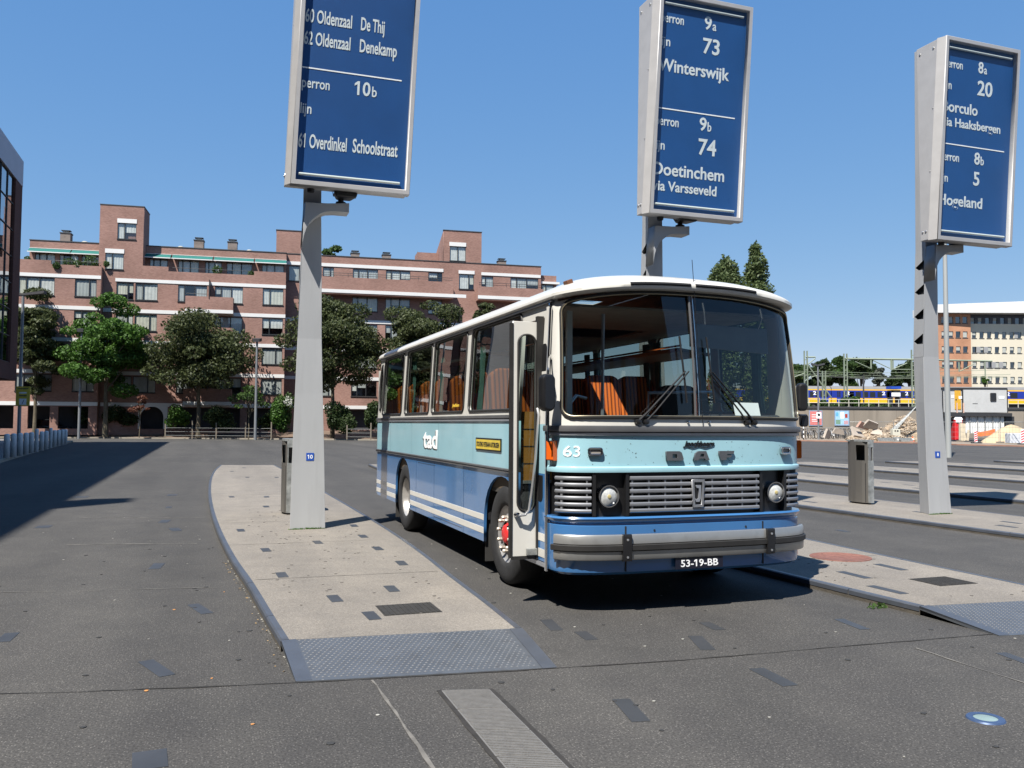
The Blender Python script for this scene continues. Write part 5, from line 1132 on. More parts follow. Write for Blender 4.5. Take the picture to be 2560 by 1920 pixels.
MB().box(-.25,.27,-.045,-.04,.06,.50).build('panel', M_WHITE, ys); MB().box(-.27,.27,-.045,-.04,.86,.96).build('panel', M_WHITE, ys); MB().box(-.27,.27,-.045,-.04,.66,.74).build('text_bar', M_TRIM, ys); MB().box(-.38,.38,-.045,-.04,1.18,1.24).build('text_bar', M_TRIM, ys)
MB().hexa([(-.06,-.047,.12),(-.02,-.047,.12),(-.02,-.045,.12),(-.06,-.045,.12)],[(.08,-.047,.42),(.12,-.047,.42),(.12,-.045,.42),(.08,-.045,.42)]).build('arrow', M_TRIM, ys)
# dark car under the trees
cp = at(150,1068,84); car = thing('parked_car', (cp.x,cp.y,.25), 'dark parked car in the shade beneath the trees at left', 'car', None, -.2)
M_CARP = mat('car_paint', (.02,.022,.025), .25, .3, .1, 1, coat=.5)
MB().hexa([(-2.4,-.85,.3),(1.1,-.85,.3),(1.1,.85,.3),(-2.4,.85,.3)],[(-2.4,-.82,.95),(1.05,-.82,.85),(1.05,.82,.85),(-2.4,.82,.95)]).build('body', M_CARP, car, False, .06)
MB().hexa([(-2.2,-.78,.95),(.3,-.78,.92),(.3,.78,.92),(-2.2,.78,.95)],[(-1.9,-.65,1.5),(-.4,-.65,1.5),(-.4,.65,1.5),(-1.9,.65,1.5)]).build('cabin', glass('car_glass', (.1,.12,.12), 0, 1.6, .1), car, False, .04)
MB().hexa([(-1.95,-.68,1.47),(-.35,-.68,1.47),(-.35,.68,1.47),(-1.95,.68,1.47)],[(-1.85,-.6,1.54),(-.5,-.6,1.54),(-.5,.6,1.54),(-1.85,.6,1.54)]).build('car_roof', M_CARP, car)
for x in (-1.7,.45):
    for sg in (-1,1): MB().lathe([(.0005,sg*.1),(.2,sg*.1),(.31,sg*.08),(.31,-sg*.08)], (x,sg*.76,.31), 'y', 18).build('wheel', M_TYRE, car, True)
for sg in (-1,1): MB().lathe([(.0005,.03),(.1,.02),(.1,0)], (1.06,sg*.58,.68), 'x', 12).build('headlight', M_CHROME, car)
# ================================================================ RIGHT BACKGROUND: building site, railway, offices
def BGF(px0, Z):
    """frontal working frame at camera depth Z: returns origin and a pixel -> (x, z) function"""
    o = at(px0, 1064, Z); o.z = 0
    def cv(px, py):
        p = at(px, py, Z); return ((p-o).dot(r0), p.z)
    return o, cv
z6 = lambda x, y: (2260+x/5.53, 860+y/5.53)
z7 = lambda x, y: (1960+x/5.53, 860+y/5.53)
# site ground
M_SITE = mat('site_soil', (.23,.185,.14), .95, 0, .2, .5, bump=.3, bscale=5)
near = [onz(*q) for q in [(1700,1099),(1985,1102.5),(2100,1104.5),(2290,1108.5),(2400,1113),(2570,1117),(2720,1121)]]
far = [Vector((p.x+fw.x*70, p.y+fw.y*70, 0)) for p in near]
n = len(near); struct(MB().add([(p.x,p.y,.10) for p in near]+[(p.x,p.y,.12) for p in far], [(i,i+1,n+i+1,n+i) for i in range(n-1)]).build('site_ground', M_SITE))
kerbline('kerb', near, .35, .11, mat('red_kerb', (.30,.16,.11), .9, 0, .2, 1))
# retaining wall
M_CONC = mat('wall_concrete', (.24,.205,.165), .9, 0, .16, .4, dirt=.25, streak=True)
o_, cv = BGF(2150, 122)
wall = thing('retaining_wall', o_, 'long stained concrete retaining wall below the railway', 'wall', None, -YAW)
xl, zt = cv(1500,1021)[0], cv(2150,1021.5)[1]; xr = cv(3000,1021)[0]
k = 0; x = xl
while x < xr:
    MB().box(x, x+5.97, 0, .5, -.2, zt).build('wall_panel', M_CONC, wall); x += 6.0
MB().box(xl,xr,-.15,.6,zt,zt+.28).build('coping', M_TRIM, wall)
MB().box(xl,xr,.6,60,zt-.3,zt-.05).build('railway_bed', mat('ballast', (.16,.14,.12), .95, 0, .3, 3), wall)
# white handrail on the wall
hr_ = thing('wall_railing', o_+Vector((0,0,0)), 'pale tube railing along the top of the retaining wall', 'railing', None, -YAW)
for zz in (.55,1.05): MB().tube([(xl,.3,zt+.25+zz),(xr,.3,zt+.25+zz)], .045, 5).build('rail', M_COWL, hr_)
for i in range(60):
    x = xl+(xr-xl)*i/60; MB().box(x-.04,x+.04,.26,.34,zt+.2,zt+1.32).build('rail_post', M_COWL, hr_)
# posters on the wall
def poster(x0, x1, y0, y1, label, colr, extras):
    a, b = cv(*z7(x0,y1)), cv(*z7(x1,y0)); t = thing('poster', (o_.x,o_.y,0), label, 'poster', None, -YAW)
    MB().box(a[0],b[0],-.10,-.02,a[1],b[1]).build('poster_frame', mat('poster_frame_blue', (.22,.30,.42), .5), t)
    MB().box(a[0]+.12,b[0]-.12,-.12,-.101,a[1]+.12,b[1]-.12).build('sheet', colr, t)
    W, H = b[0]-a[0], b[1]-a[1]
    for u0_, u1_, v0_, v1_, m_ in extras: MB().box(a[0]+u0_*W,a[0]+u1_*W,-.125,-.1205,a[1]+v0_*H,a[1]+v1_*H).build('print', m_, t)
M_PK = mat('poster_pink', (.55,.17,.16), .6); M_LBP = mat('poster_blue', (.32,.52,.70), .6)
poster(345,530,920,1130,'pink poster with white lines of print on the wall',M_PK,[(.2,.5,.70,.74,M_WHITE),(.2,.62,.56,.60,M_WHITE),(.2,.55,.40,.44,M_WHITE),(.2,.7,.28,.32,M_WHITE)])
poster(697,902,920,1130,'light blue poster with white box and dark figure on the wall',M_LBP,[(.40,.64,.48,.90,M_WHITE),(.70,.88,.52,.78,mat('print_red',(.35,.04,.02),.6)),(.08,.40,.10,.40,mat('print_green',(.16,.28,.20),.6)),(.62,.92,.10,.34,mat('print_pink',(.5,.3,.33),.6)),(.08,.26,.62,.88,mat('print_cyan',(.12,.40,.60),.6))])
# bushes growing along the wall top
for i, (a, b, y0, y1) in enumerate(((330,450,835,895),(500,700,800,895),(640,860,825,895),(820,1010,765,895),(1000,1110,735,890),(1060,1300,820,895),(1260,1560,840,895))):
    A_, B2 = cv(*z7(a,y1)), cv(*z7(b,y0)); rx, rz = (B2[0]-A_[0])/2, (B2[1]-A_[1])/2; p = o_+r0*((A_[0]+B2[0])/2)+Vector((fw.x,fw.y,0))*1.3
    o = shrub((p.x,p.y), A_[1]-.2, rx*1.15, rz*1.5, 1500, .22, 'mid' if i != 4 else 'bright', 'green bush on top of the retaining wall, %s from the left' % ('first','second','third','fourth, the one','tallest and fifth','sixth','seventh and widest')[i], 120+i, 1.0); o['group'] = 'bushes along the railway wall'
# ---- train
M_TB = mat('train_blue', (.012,.03,.26), .35, 0, .08, .5); M_TY = mat('train_yellow', (.75,.42,.015), .4, 0, .06, .5, dirt=.1); M_TG = mat('train_roof', (.17,.165,.16), .7, 0, .12, .6); M_TW = glass('train_glass', (.03,.035,.04), 0, 1.5, .03)
oT, cT = BGF(2150, 150)
def coach(x0, x1, label, wins, doors, nums):
    Zt = lambda y: cT(2150, 860+y/5.53)[1]
    t = thing('train_coach', (oT.x, oT.y, 0), label, 'train', 'yellow and blue train coaches', -YAW); D = 2.9
    zy0, zy1, zb0, zb1, zs, zr = Zt(815), Zt(748), Zt(747.5), Zt(642), Zt(626), Zt(578)
    MB().box(x0,x1,0,D,zy0,zy1).build('lower_body', M_TY, t); MB().box(x0,x1,0,D,zb0,zb1).build('upper_body', M_TB, t); MB().box(x0,x1,-.01,D+.01,zb1,zs).build('cantrail', M_TY, t)
    n = 10; vs = []
    for i in range(n+1):
        q = PI*i/n; yy = D/2-D/2*math.cos(q); zz = zs+(zr-zs)*math.sin(q); vs += [(x0,yy,zz),(x1,yy,zz)]
    MB().add(vs, [(2*i,2*i+1,2*i+3,2*i+2) for i in range(n)]+[tuple(range(0,2*n+2,2)), tuple(range(2*n+1,0,-2))]).build('roof', M_TG, t, True)
    MB().box(x0+.5,x1-.5,.3,D-.3,zy0-.9,zy0).build('underframe', M_DARK, t)
    for a, b in wins: MB().box(a,b,-.02,.02,Zt(735),Zt(662)).build('window', M_TW, t)
    for a, b in doors:
        d_ = MB().box(a,b,-.015,.01,zy0+.1,zb1-.1).build('door', M_TB, t)
        for p, q in ((a+.1,(a+b)/2-.05),((a+b)/2+.05,b-.1)): MB().box(p,q,-.03,-.015,Zt(735),Zt(655)).build('door_window', M_TW, d_)
    for x in nums: mobj('lettering', textmesh('2', x-.28, x+.28, Zt(705), Zt(655), .02, .005, lambda u, v, w_: Vector((u,-.02-w_,v))), M_WHITE, t)
    for x in (x0+3,x0+5,x1-3,x1-5): MB().lathe([(.0005,-.05),(.44,-.05),(.46,.05),(.0005,.05)], (x,.25,zy0-.75), 'y', 16).build('wheel', M_TRIM, t)
X7 = lambda x: cT(1960+x/5.53, 1000)[0]
X6 = lambda x: cT(2260+x/5.53, 1000)[0]
coach(X7(-900), X7(655), 'left coach of the yellow and blue train above the wall', [(X7(365),X7(415)),(X7(440),X7(480)),(X7(-20),X7(60)),(X7(90),X7(160)),(X7(180),X7(250)),(X7(270),X7(335))], [(X7(500),X7(625))], [X7(430)])
coach(X7(668), X7(2230), 'middle coach of the yellow and blue train with row of windows', [(X7(820),X7(862)),(X7(905),X7(975)),(X7(1000),X7(1070)),(X7(1105),X7(1170)),(X7(1197),X7(1270)),(X7(1300),X7(1370)),(X7(1420),X7(1475)),(X7(1625),X7(1690)),(X7(1720),X7(1790))], [(X7(735),X7(795))], [X7(893),X7(1385),X7(1705)])
coach(X7(2245), X7(3900), 'right coach of the yellow and blue train behind the site cabin', [(X6(1480),X6(1580)),(X6(1720),X6(1800)),(X6(1850),X6(1930))], [], [X6(1452)])
# blue topped kiosk on the platform in front of the train
oK, cK = BGF(2240, 140); a, b = cK(*z7(1495,735)), cK(*z7(1618,560)); kz = zt-.05
ki = thing('platform_kiosk', (oK.x,oK.y,0), 'blue topped glass kiosk on the platform before the train', 'kiosk', None, -YAW)
MB().box(a[0],b[0],0,1.6,a[1],b[1]-.9).build('glazing', M_TW, ki); MB().box(a[0]-.1,b[0]+.1,-.2,1.8,b[1]-.7,b[1]-.25).build('kiosk_roof', mat('kiosk_blue', (.02,.07,.40), .4), ki)
MB().box(a[0],b[0],-.03,-.001,a[1]+.15,a[1]+.75).build('white_panel', M_WHITE, ki); MB().box(a[0],a[0]+.2,-.05,1.6,kz,a[1]).box(b[0]-.2,b[0],-.05,1.6,kz,a[1]).build('leg', M_TRIM, ki)
# ---- catenary masts
M_CAT = mat('mast_green_grey', (.23,.27,.20), .7, .2, .1, 1)
oC, cC = BGF(2150, 136); gz = zt-.1
def mast(x, ytop, label, beams=()):
    p, top = cC(*z7(x,ytop)); t = thing('overhead_line_mast', (oC.x,oC.y,0), label, 'mast', 'overhead line masts', -YAW)
    MB().box(p-.28,p-.18,-.2,.2,gz,top).box(p+.18,p+.28,-.2,.2,gz,top).build('upright', M_CAT, t); 
    lc = MB()
    for i in range(int((top-gz)/.8)): lc.box(p-.18,p+.18,-.03,.03,gz+i*.8,gz+i*.8+.12)
    lc.build('lacing', M_CAT, t)
    for (x0, y0, x1, y1, w_) in beams:
        A_, B2 = cC(*z7(x0,y0)), cC(*z7(x1,y1)); MB().tube([(A_[0],0,A_[1]),(B2[0],0,B2[1])], w_, 5).build('brace', M_CAT, t)
mast(316, 90, 'overhead line mast at left beside the bus mirror', [(316,178,450,178,.12),(335,285,450,195,.08),(330,270,660,740,.10),(330,480,470,430,.07),(90,480,300,400,.07)])
mast(866, 130, 'middle overhead line mast carrying a long cross beam', [(866,200,1800,212,.16),(1220,215,1220,330,.12),(1500,215,1500,360,.16),(1525,215,1525,350,.10),(1250,225,1480,335,.07),(1510,350,1720,262,.08),(1000,240,1230,345,.07),(1500,350,1800,350,.06)])
mast(1805, 75, 'overhead line mast hidden partly by sign post 8', [(1800,210,2900,235,.14),(2000,260,2300,350,.07),(2440,250,2440,380,.12),(2440,380,2650,270,.07),(2800,240,2800,440,.1)])
mast(563, 370, 'short overhead line mast in front of the trees', [])
for i, y in enumerate((395,430,408,365)):
    A_, B2 = cC(*z7(-400,y-30)), cC(*z7(3200,y+(20 if i != 3 else -30))); w_ = thing('overhead_wire', (oC.x,oC.y,0), 'thin railway overhead wire above the train, %s of four' % ('topmost','second','third','lowest')[i], 'wire', 'overhead wires', -YAW)
    MB().tube([(A_[0],1+i,A_[1]),((A_[0]+B2[0])/2,1+i,(A_[1]+B2[1])/2-.5),(B2[0],1+i,B2[1])], .03, 4).build('strand', M_CAT, w_)
# platform lamps: slim black post
p = cC(*z7(1110,440)); t = thing('platform_lamp', (oC.x,oC.y,0), 'black double armed lamp post on the railway platform', 'lamp post', None, -YAW)
MB().box(p[0]-.09,p[0]+.09,-.1,.1,gz,p[1]).build('pole', M_TRIM, t)
for sg in (-1,1): MB().hexa([(p[0],-.08,p[1]-.5),(p[0]+sg*5,-.1,p[1]-.2),(p[0]+sg*5,.1,p[1]-.2),(p[0],.08,p[1]-.5)],[(p[0],-.08,p[1]-.42),(p[0]+sg*6,-.1,p[1]-.05),(p[0]+sg*6,.1,p[1]-.05),(p[0],.08,p[1]-.42)]).build('arm', M_TRIM, t)
# ---- trees behind the railway
def btree(c, x0, x1, y0, y1, Z, n, kind, label, seed, size=.5, grp='trees behind the railway', blobs=22, nm='broad_tree', z0=3.0):
    p0, p1 = at(*c((x0+x1)/2, y0), Z), at(*c((x0+x1)/2, y1), Z); sc_ = abs(c(1,0)[0]-c(0,0)[0]); rx = (x1-x0)/2*sc_*Z/FPX
    return tree(nm, ((p0.x+p1.x)/2,(p0.y+p1.y)/2), z0, (p0.z+p1.z)/2, rx*1.05, (p0.z-p1.z)/2*1.05, int(n*1.5), size, kind, label, grp, .35, blobs, seed)
btree(z7,-150,330,215,650,176,3500,'mid','green tree at left end of the row behind the railway',201)
btree(z7,320,780,150,650,176,4200,'dark','tall tree behind the left coach with rounded top',202)
btree(z7,600,1010,165,650,174,4200,'mid','broad green tree behind the middle overhead mast',203)
btree(z7,860,1270,115,650,178,4500,'dark','tree with pointed tops behind the black platform lamp',204)
btree(z7,1190,1430,290,640,176,900,'grey','thin grey half bare tree with sky showing through',205,.3)
btree(z7,1410,1640,370,640,172,2000,'dark','low dark tree left of sign post 8',206)
btree(z7,1530,1930,200,640,178,3800,'dark','dark tree just left of sign post 8 behind the railway',207)
btree(z7,-700,-100,120,700,178,3000,'dark','dark tree seen through the windscreen of the bus',208)
btree(z6,1075,1170,410,560,165,700,'bright','small bright green tree before the cream office building',209,.28,None,10)
# two tall poplars behind the bus
for i, (x0, x1, yt) in enumerate(((1774,1852,632),(1853,1935,600))):
    Z = 118; xc = (x0+x1)/2; b = at(xc,1064,Z); top = at(xc,yt,Z).z; rx = (x1-x0)/2*Z/FPX*1.25; R_ = np.random.default_rng(300+i)
    t = thing('poplar_tree', (b.x,b.y,0), ('shorter left poplar rising behind the bus roof','taller right poplar rising behind the bus roof')[i], 'tree', 'poplars behind the bus')
    bl = []
    for k in range(64):
        h = 2.5+(top-3.4)*R_.uniform(0,1)**.7; f = min(1, (top-h)/(top*.20))**.65; a = R_.uniform(0,2*PI); rr_ = rx*f*R_.uniform(.1,.72)
        bl.append(((rr_*math.cos(a),rr_*math.sin(a),h),(rx*.46*f+.2,rx*.46*f+.2,R_.uniform(1.2,2.2)*f+.3)))
    bl.append(((0,0,top-.9),(.45,.45,1.0)))
    mobj('crown', leaf_mesh('crown', bl, 24000, .22, LM['poplar'], R_), None, t); MB().tube([(0,0,0),(0,0,top*.85)], .4, 8, r1=.06).build('trunk', M_BARK, t)
# ---- orange and cream office building
oO, cO = BGF(2400, 195)
M_OR = brickmat('brick_orange', (.42,.215,.125), (.48,.255,.155), (.45,.25,.16)); M_CRM = mat('cream_render', (.58,.53,.42), .8, 0, .04, .2, streak=True); M_GW = glass('office_window', (.10,.12,.14), 0, 1.7, .10)
M_GREYP = mat('grey_panel', (.28,.28,.28), .6); M_BLIND = mat('office_blind', (.38,.39,.36), .8)
of = thing('office_building', (oO.x,oO.y,0), 'orange brick and cream office building with white flat roof at right', 'building', None, -YAW+.02)
rowsO = [((1275,1360),(1480,1565),(30,110),(240,320),(445,530))]
zr_ = [(cO(*(2400,560+(1360)/5.53))[1], cO(2400,560+1275/5.53)[1]), (cO(2400,560+1565/5.53)[1], cO(2400,560+1478/5.53)[1]), (cO(2400,860+112/5.53)[1], cO(2400,860+28/5.53)[1]), (cO(2400,860+322/5.53)[1], cO(2400,860+238/5.53)[1]), (cO(2400,860+532/5.53)[1], cO(2400,860+445/5.53)[1])]
XO = lambda x: cO(2260+x/5.53, 1000)[0]
ztp = cO(2400, 560+1235/5.53)[1]
xsO = [(440+i*100, 505+i*100) for i in range(-4,5)]
xa, xm, xz = XO(440), XO(950), XO(2900)
def ofac(name, x0, x1, z0, z1, xs, rows, m_, y):
    holes = [rect(XO(a),XO(b),p,q) for a, b in xs for p, q in rows if XO(a) > x0 and XO(b) < x1]
    mobj(name, plate(rect(x0,x1,z0,z1), holes, .4, axes((0,y+.2,0),(1,0,0),(0,0,1),(0,-1,0))), m_, of)
    for a, b in xs:
        for i, (p, q) in enumerate(rows):
            if XO(a) > x0 and XO(b) < x1:
                f = MB().box(XO(a),XO(b),y+.15,y+.20,p,q).build('window', M_GW, of)
                MB().box(XO(a)-.12,XO(b)+.12,y-.05,y+.1,p-.2,p-.02).build('sill', M_TRIM, f)
                if wr.random() < .55: 
                    zz = p+(q-p)*wr.choice([0,.25,.4]); MB().box(XO(a)+.1,XO(b)-.1,y+.12,y+.149,zz+.1,q-.1).build('blind', M_BLIND, f)
ofac('orange_wall', xa, xm, 0, ztp, xsO, zr_, M_OR, 0)
xs2 = [(1095+i*106, 1155+i*106) for i in range(-1,16)]
ofac('cream_wall', xm+.01, xz, 0, cO(2400,560+1365/5.53)[1], [(max(a,985),b) for a, b in xs2], zr_[1:], M_CRM, .6)
ofac('dark_top_storey', xm+.01, xz, cO(2400,560+1365/5.53)[1]+.01, ztp, xs2, zr_[:1], mat('dark_cladding', (.045,.05,.065), .5), 1.2)
for a, b, r_ in ((1050,1095,2),(1155,1200,2),(1155,1200,3),(1260,1305,3),(1365,1410,3),(1590,1625,1)): MB().box(XO(a)-.1,XO(b)+.1,.5,.58,zr_[r_][0],zr_[r_][1]).build('infill_panel', M_GREYP, of)
MB().box(xa+.5,xz,1.65,8.5,0,ztp-.2).build('inner_core', M_ROOM, of); MB().box(xa,xa+.49,.41,8.5,0,ztp-.1).build('side_wall', M_OR, of)
MB().hexa([(xa-.5,-1.5,ztp+.1),(xz,-3,ztp+.1),(xz,9,ztp+.1),(xa-.5,9,ztp+.1)],[(xa-.5,-1.5,ztp+1.9),(xz,-3,ztp+3.6),(xz,9,ztp+3.6),(xa-.5,9,ztp+1.9)]).build('flat_roof', mat('roof_white', (.66,.66,.65), .6), of)
# ---- site cabin on its stand
M_CAB = mat('cabin_grey', (.46,.46,.45), .6, 0, .05, 1, dirt=.1); M_STEEL = mat('dark_steel', (.03,.03,.032), .6)
oS, cS = BGF(2430, 97); c_ = lambda x, y: cS(*z6(x,y))
cb = thing('site_cabin', (oS.x,oS.y,0), 'grey raised site cabin with ochre door and small dark window', 'cabin', None, -YAW)
(x0, zb_), (x1, zt_) = c_(545,945), c_(1435,625); xm_ = c_(825,0)[0]; D = 2.4
MB().box(xm_+.04,x1,0,D,zb_,zt_).build('cabin_body', M_CAB, cb, False, .03); MB().box(x0,xm_-.04,.1,D,zb_,zt_).build('cabin_body', M_CAB, cb, False, .03)
MB().box(x0-.05,x1+.05,-.05,D+.05,zt_,zt_+.16).build('cabin_roof', M_STEEL, cb); MB().box(xm_-.06,xm_+.06,-.04,D,zb_,zt_).build('joint_post', M_STEEL, cb)
for xx in (x0-.06,x1-.02): MB().box(xx,xx+.1,-.04,.08,zb_,zt_).build('corner_post', M_STEEL, cb)
A_, B2 = c_(713,905), c_(800,640); dr = MB().box(A_[0],B2[0],.05,.1,A_[1],B2[1]).build('door', mat('door_ochre', (.58,.32,.03), .6, 0, .1), cb); MB().box(A_[0]+.45,A_[0]+.85,.04,.05,B2[1]-.95,B2[1]-.65).build('door_label', M_WHITE, dr); MB().box(A_[0]+.08,A_[0]+.2,.0,.05,(A_[1]+B2[1])/2,(A_[1]+B2[1])/2+.1).build('handle', M_STEEL, dr)
A_, B2 = c_(1200,795), c_(1285,675); wn = mobj('window', plate(rrect(A_[0],B2[0],A_[1],B2[1],.12), [rrect(A_[0]+.08,B2[0]-.08,A_[1]+.08,B2[1]-.08,.08)], .08, axes((0,-.02,0),(1,0,0),(0,0,1),(0,-1,0))), M_STEEL, cb)
MB().box(A_[0]+.05,B2[0]-.05,-.03,-.01,A_[1]+.05,B2[1]-.05).build('pane', M_TW, wn)
for (a, b, y0, y1) in ((1320,1395,755,720),(668,706,745,705)):
    A_, B2 = c_(a,y0), c_(b,y1); yy = -.02 if a > 900 else .08; l_ = MB().box(A_[0],B2[0],yy-.01,yy,A_[1],B2[1]).build('label_plate', M_WHITE, cb); MB().box(B2[0]-(B2[0]-A_[0])*.35,B2[0]-.08,yy-.015,yy-.01,A_[1]+.15,B2[1]-.15).build('label_mark', M_LBP, l_)
MB().box(*(c_(960,0)[0],c_(1030,0)[0]),-.015,-.001,c_(0,822)[1],c_(0,815)[1]).build('vent_slot', M_STEEL, cb)
MB().box(x0,x1+.2,-.6,D,zb_-.42,zb_-.05).build('stand_beam', M_STEEL, cb)
for xx in (x0+.2, x1-.4): MB().box(xx,xx+(.3 if xx < 0 else 1.0),-.3,D,.1,zb_-.42).build('stand_leg', M_STEEL, cb)
for xx in (A_[0],): pass
for x_ in (705,795): MB().box(c_(x_,0)[0],c_(x_+14,0)[0],-.55,-.45,c_(0,970)[1],c_(0,810)[1]).build('gate_post', mat('post_pink', (.55,.36,.28), .8), cb)
# white corrugated container below
(x0, z0_), (x1, z1_) = c_(840,1232), c_(1370,992); ct = thing('container', (oS.x,oS.y,0), 'white corrugated container standing under the site cabin', 'container', None, -YAW)
ns = 34; vs = []
for i in range(ns*2+1):
    xx = x0+(x1-x0)*i/(ns*2); yy = -.22+(.06 if (i//1) % 4 in (1,2) else 0); vs += [(xx,yy,z0_),(xx,yy,z1_)]
MB().add(vs, [(2*i,2*i+2,2*i+3,2*i+1) for i in range(ns*2)]).build('corrugated_side', mat('container_white', (.70,.70,.68), .6, 0, .06, 1, dirt=.15), ct)
MB().box(x0,x1,-.12,2.2,z0_,z1_).build('container_body', MATS['container_white'], ct)
for i in range(5): 
    xx = x0+(x1-x0)*(i+.5)/5; MB().box(xx-.04,xx+.04,-.32,-.225,z0_+.2,z1_).build('rib', M_GREYP, ct)
# red portable toilet
(x0, z0_), (x1, z1_) = c_(665,1305), c_(775,1010); tl = thing('portable_toilet', (oS.x,oS.y,0), 'red portable toilet with white roof left of the container', 'portable toilet', None, -YAW)
z0_ = .1
M_TRED = mat('toilet_red', (.60,.02,.025), .5, 0, .06, 2); w_ = x1-x0
MB().box(x0,x1,-.6,.4,z0_,z1_-.3).build('cabin_shell', M_TRED, tl, False, .05); MB().hexa([(x0-.03,-.65,z1_-.3),(x1+.03,-.65,z1_-.3),(x1+.03,.45,z1_-.3),(x0-.03,.45,z1_-.3)],[(x0+.1,-.5,z1_+.05),(x1-.1,-.5,z1_+.05),(x1-.1,.3,z1_+.05),(x0+.1,.3,z1_+.05)]).build('dome_roof', M_WHITE, tl, False, .04)
MB().box(x0+.1,x1-.1,-.63,-.601,z1_-.62,z1_-.36).build('vent_strip', M_WHITE, tl); MB().box(x0+.12,x1-.12,-.625,-.601,z0_+.1,z1_-.7).build('door', M_TRED, tl); MB().box(x0+.2,x1-.2,-.64,-.626,z1_-.75,z1_-.66).build('vent', M_STEEL, tl)
# sand pile
def mound(name, cx, cy, rx, ry, h, m_, seed, z0=.1, rough=.06, sharp=1.2, n=40):
    R_ = np.random.default_rng(seed); vs = []; fs = []; N = 14; ph = R_.uniform(0,6,6)
    for i in range(N+1):
        f = i/N
        for j in range(n):
            q = 2*PI*j/n; wob = 1+.12*math.sin(3*q+ph[0])+.08*math.sin(5*q+ph[1]); r_ = f*wob
            zz = h*(1-f**1.35)**1.1 if f < 1 else -.2
            vs.append((rx*r_*math.cos(q), ry*r_*math.sin(q), z0+zz*(1+rough*math.sin(7*q+9*f+ph[2])*f)+R_.normal()*rough*h*.15*(f > 0)))
    fs = [(i*n+j, i*n+(j+1)%n, (i+1)*n+(j+1)%n, (i+1)*n+j) for i in range(N) for j in range(n)]
    o = MB().add(vs, fs).build(name, m_, None, True); o.location = (cx, cy, 0); return o
M_SAND = mat('sand', (.42,.33,.21), .95, 0, .1, .8, bump=.4, bscale=6)
p = at(2528,1064,86); tag(mound('sand_pile', p.x, p.y, 3.1, 2.6, 1.75, M_SAND, 5, .1, .05), 'pale sand pile at the right edge of the site', 'sand pile')
# rubble: mounds covered by broken bricks (nobody could count them) plus slabs
M_RUB = mat('brick_rubble', (.28,.21,.14), .95, 0, .25, 2); M_RUBG = leafmat('rubble_bits', (.16,.12,.085), (.42,.34,.25), 0.0)
def rubble(px, Z, rx, ry, h, n, s0_, s1_, label, seed):
    R_ = np.random.default_rng(seed); p = at(px,1064,Z); o = mound('rubble_heap', p.x, p.y, rx, ry, h, M_RUB, seed, .1, .12); o.rotation_euler = (0,0,-YAW); tag(o, label, 'rubble'); m_ = MB()
    for _ in range(n):
        f = R_.uniform(0,1)**.6; q = R_.uniform(0,2*PI); x, y = rx*f*math.cos(q), ry*f*math.sin(q); z = .1+h*(1-f**1.35)**1.1+R_.uniform(-.05,.12)
        a, b, c = R_.uniform(s0_,s1_,3)*np.array([1,.7,.5]); M = Matrix.Rotation(R_.uniform(0,6),4,'Z') @ Matrix.Rotation(R_.uniform(-.8,.8),4,'X') @ Matrix.Rotation(R_.uniform(-.8,.8),4,'Y')
        cs = [M @ Vector((sx_*a,sy_*b,sz_*c))+Vector((x,y,z)) for sz_ in (-1,1) for sx_, sy_ in ((-1,-1),(1,-1),(1,1),(-1,1))]
        m_.add(cs, [(0,3,2,1),(4,5,6,7),(0,1,5,4),(1,2,6,5),(2,3,7,6),(3,0,4,7)])
    stuff(m_.build('rubble', M_RUBG, o)); return o
rubble(2262, 96, 3.6, 3.0, 2.6, 1500, .06, .16, 'tall heap of tan brick rubble left of sign post 8', 21)
rubble(2192, 92, 3.2, 2.2, 1.2, 700, .08, .26, 'low spread of mixed rubble before the tall heap', 22)
rubble(2215, 87, 3.6, 1.0, .5, 350, .06, .2, 'thin strip of rubble along the site edge', 24)
M_SLAB = mat('broken_slab', (.36,.31,.26), .9, 0, .12, 1.5, dirt=.1)
for i, (x, y, wd, h, rx_, rz_, lb) in enumerate(((1010,1225,.85,.62,-.6,.5,'large pale slab leaning at the front of the rubble'),(1210,1120,1.0,.5,.6,.3,'pale broken slab on top of the low rubble'),(1100,1130,1.0,.35,.3,.6,'reddish slab lying across the low rubble'),(1290,1225,.6,.45,-.8,-.4,'tan slab at the foot of the tall rubble heap'),(760,1210,.7,.3,.2,.1,'grey block beside the parked bicycles'),(600,1245,.6,.5,.2,.8,'round pale slab lying near the lamp post'))):
    px, py = z7(x,y); p = at(px,py,89.5)
    o = MB().hexa([(-wd,-.12,-h),(wd*.9,-.12,-h*.8),(wd*.9,.12,-h*.8),(-wd,.12,-h)],[(-wd*.7,-.12,h),(wd*.6,-.12,h*.7),(wd*.6,.12,h*.7),(-wd*.7,.12,h)]).build('broken_slab', M_SLAB if i != 2 else mat('slab_red', (.36,.22,.17), .9)); o.location = (p.x,p.y,max(p.z,.35)); o.rotation_euler = (rx_, .2, rz_-YAW); tag(o, lb, 'slab')
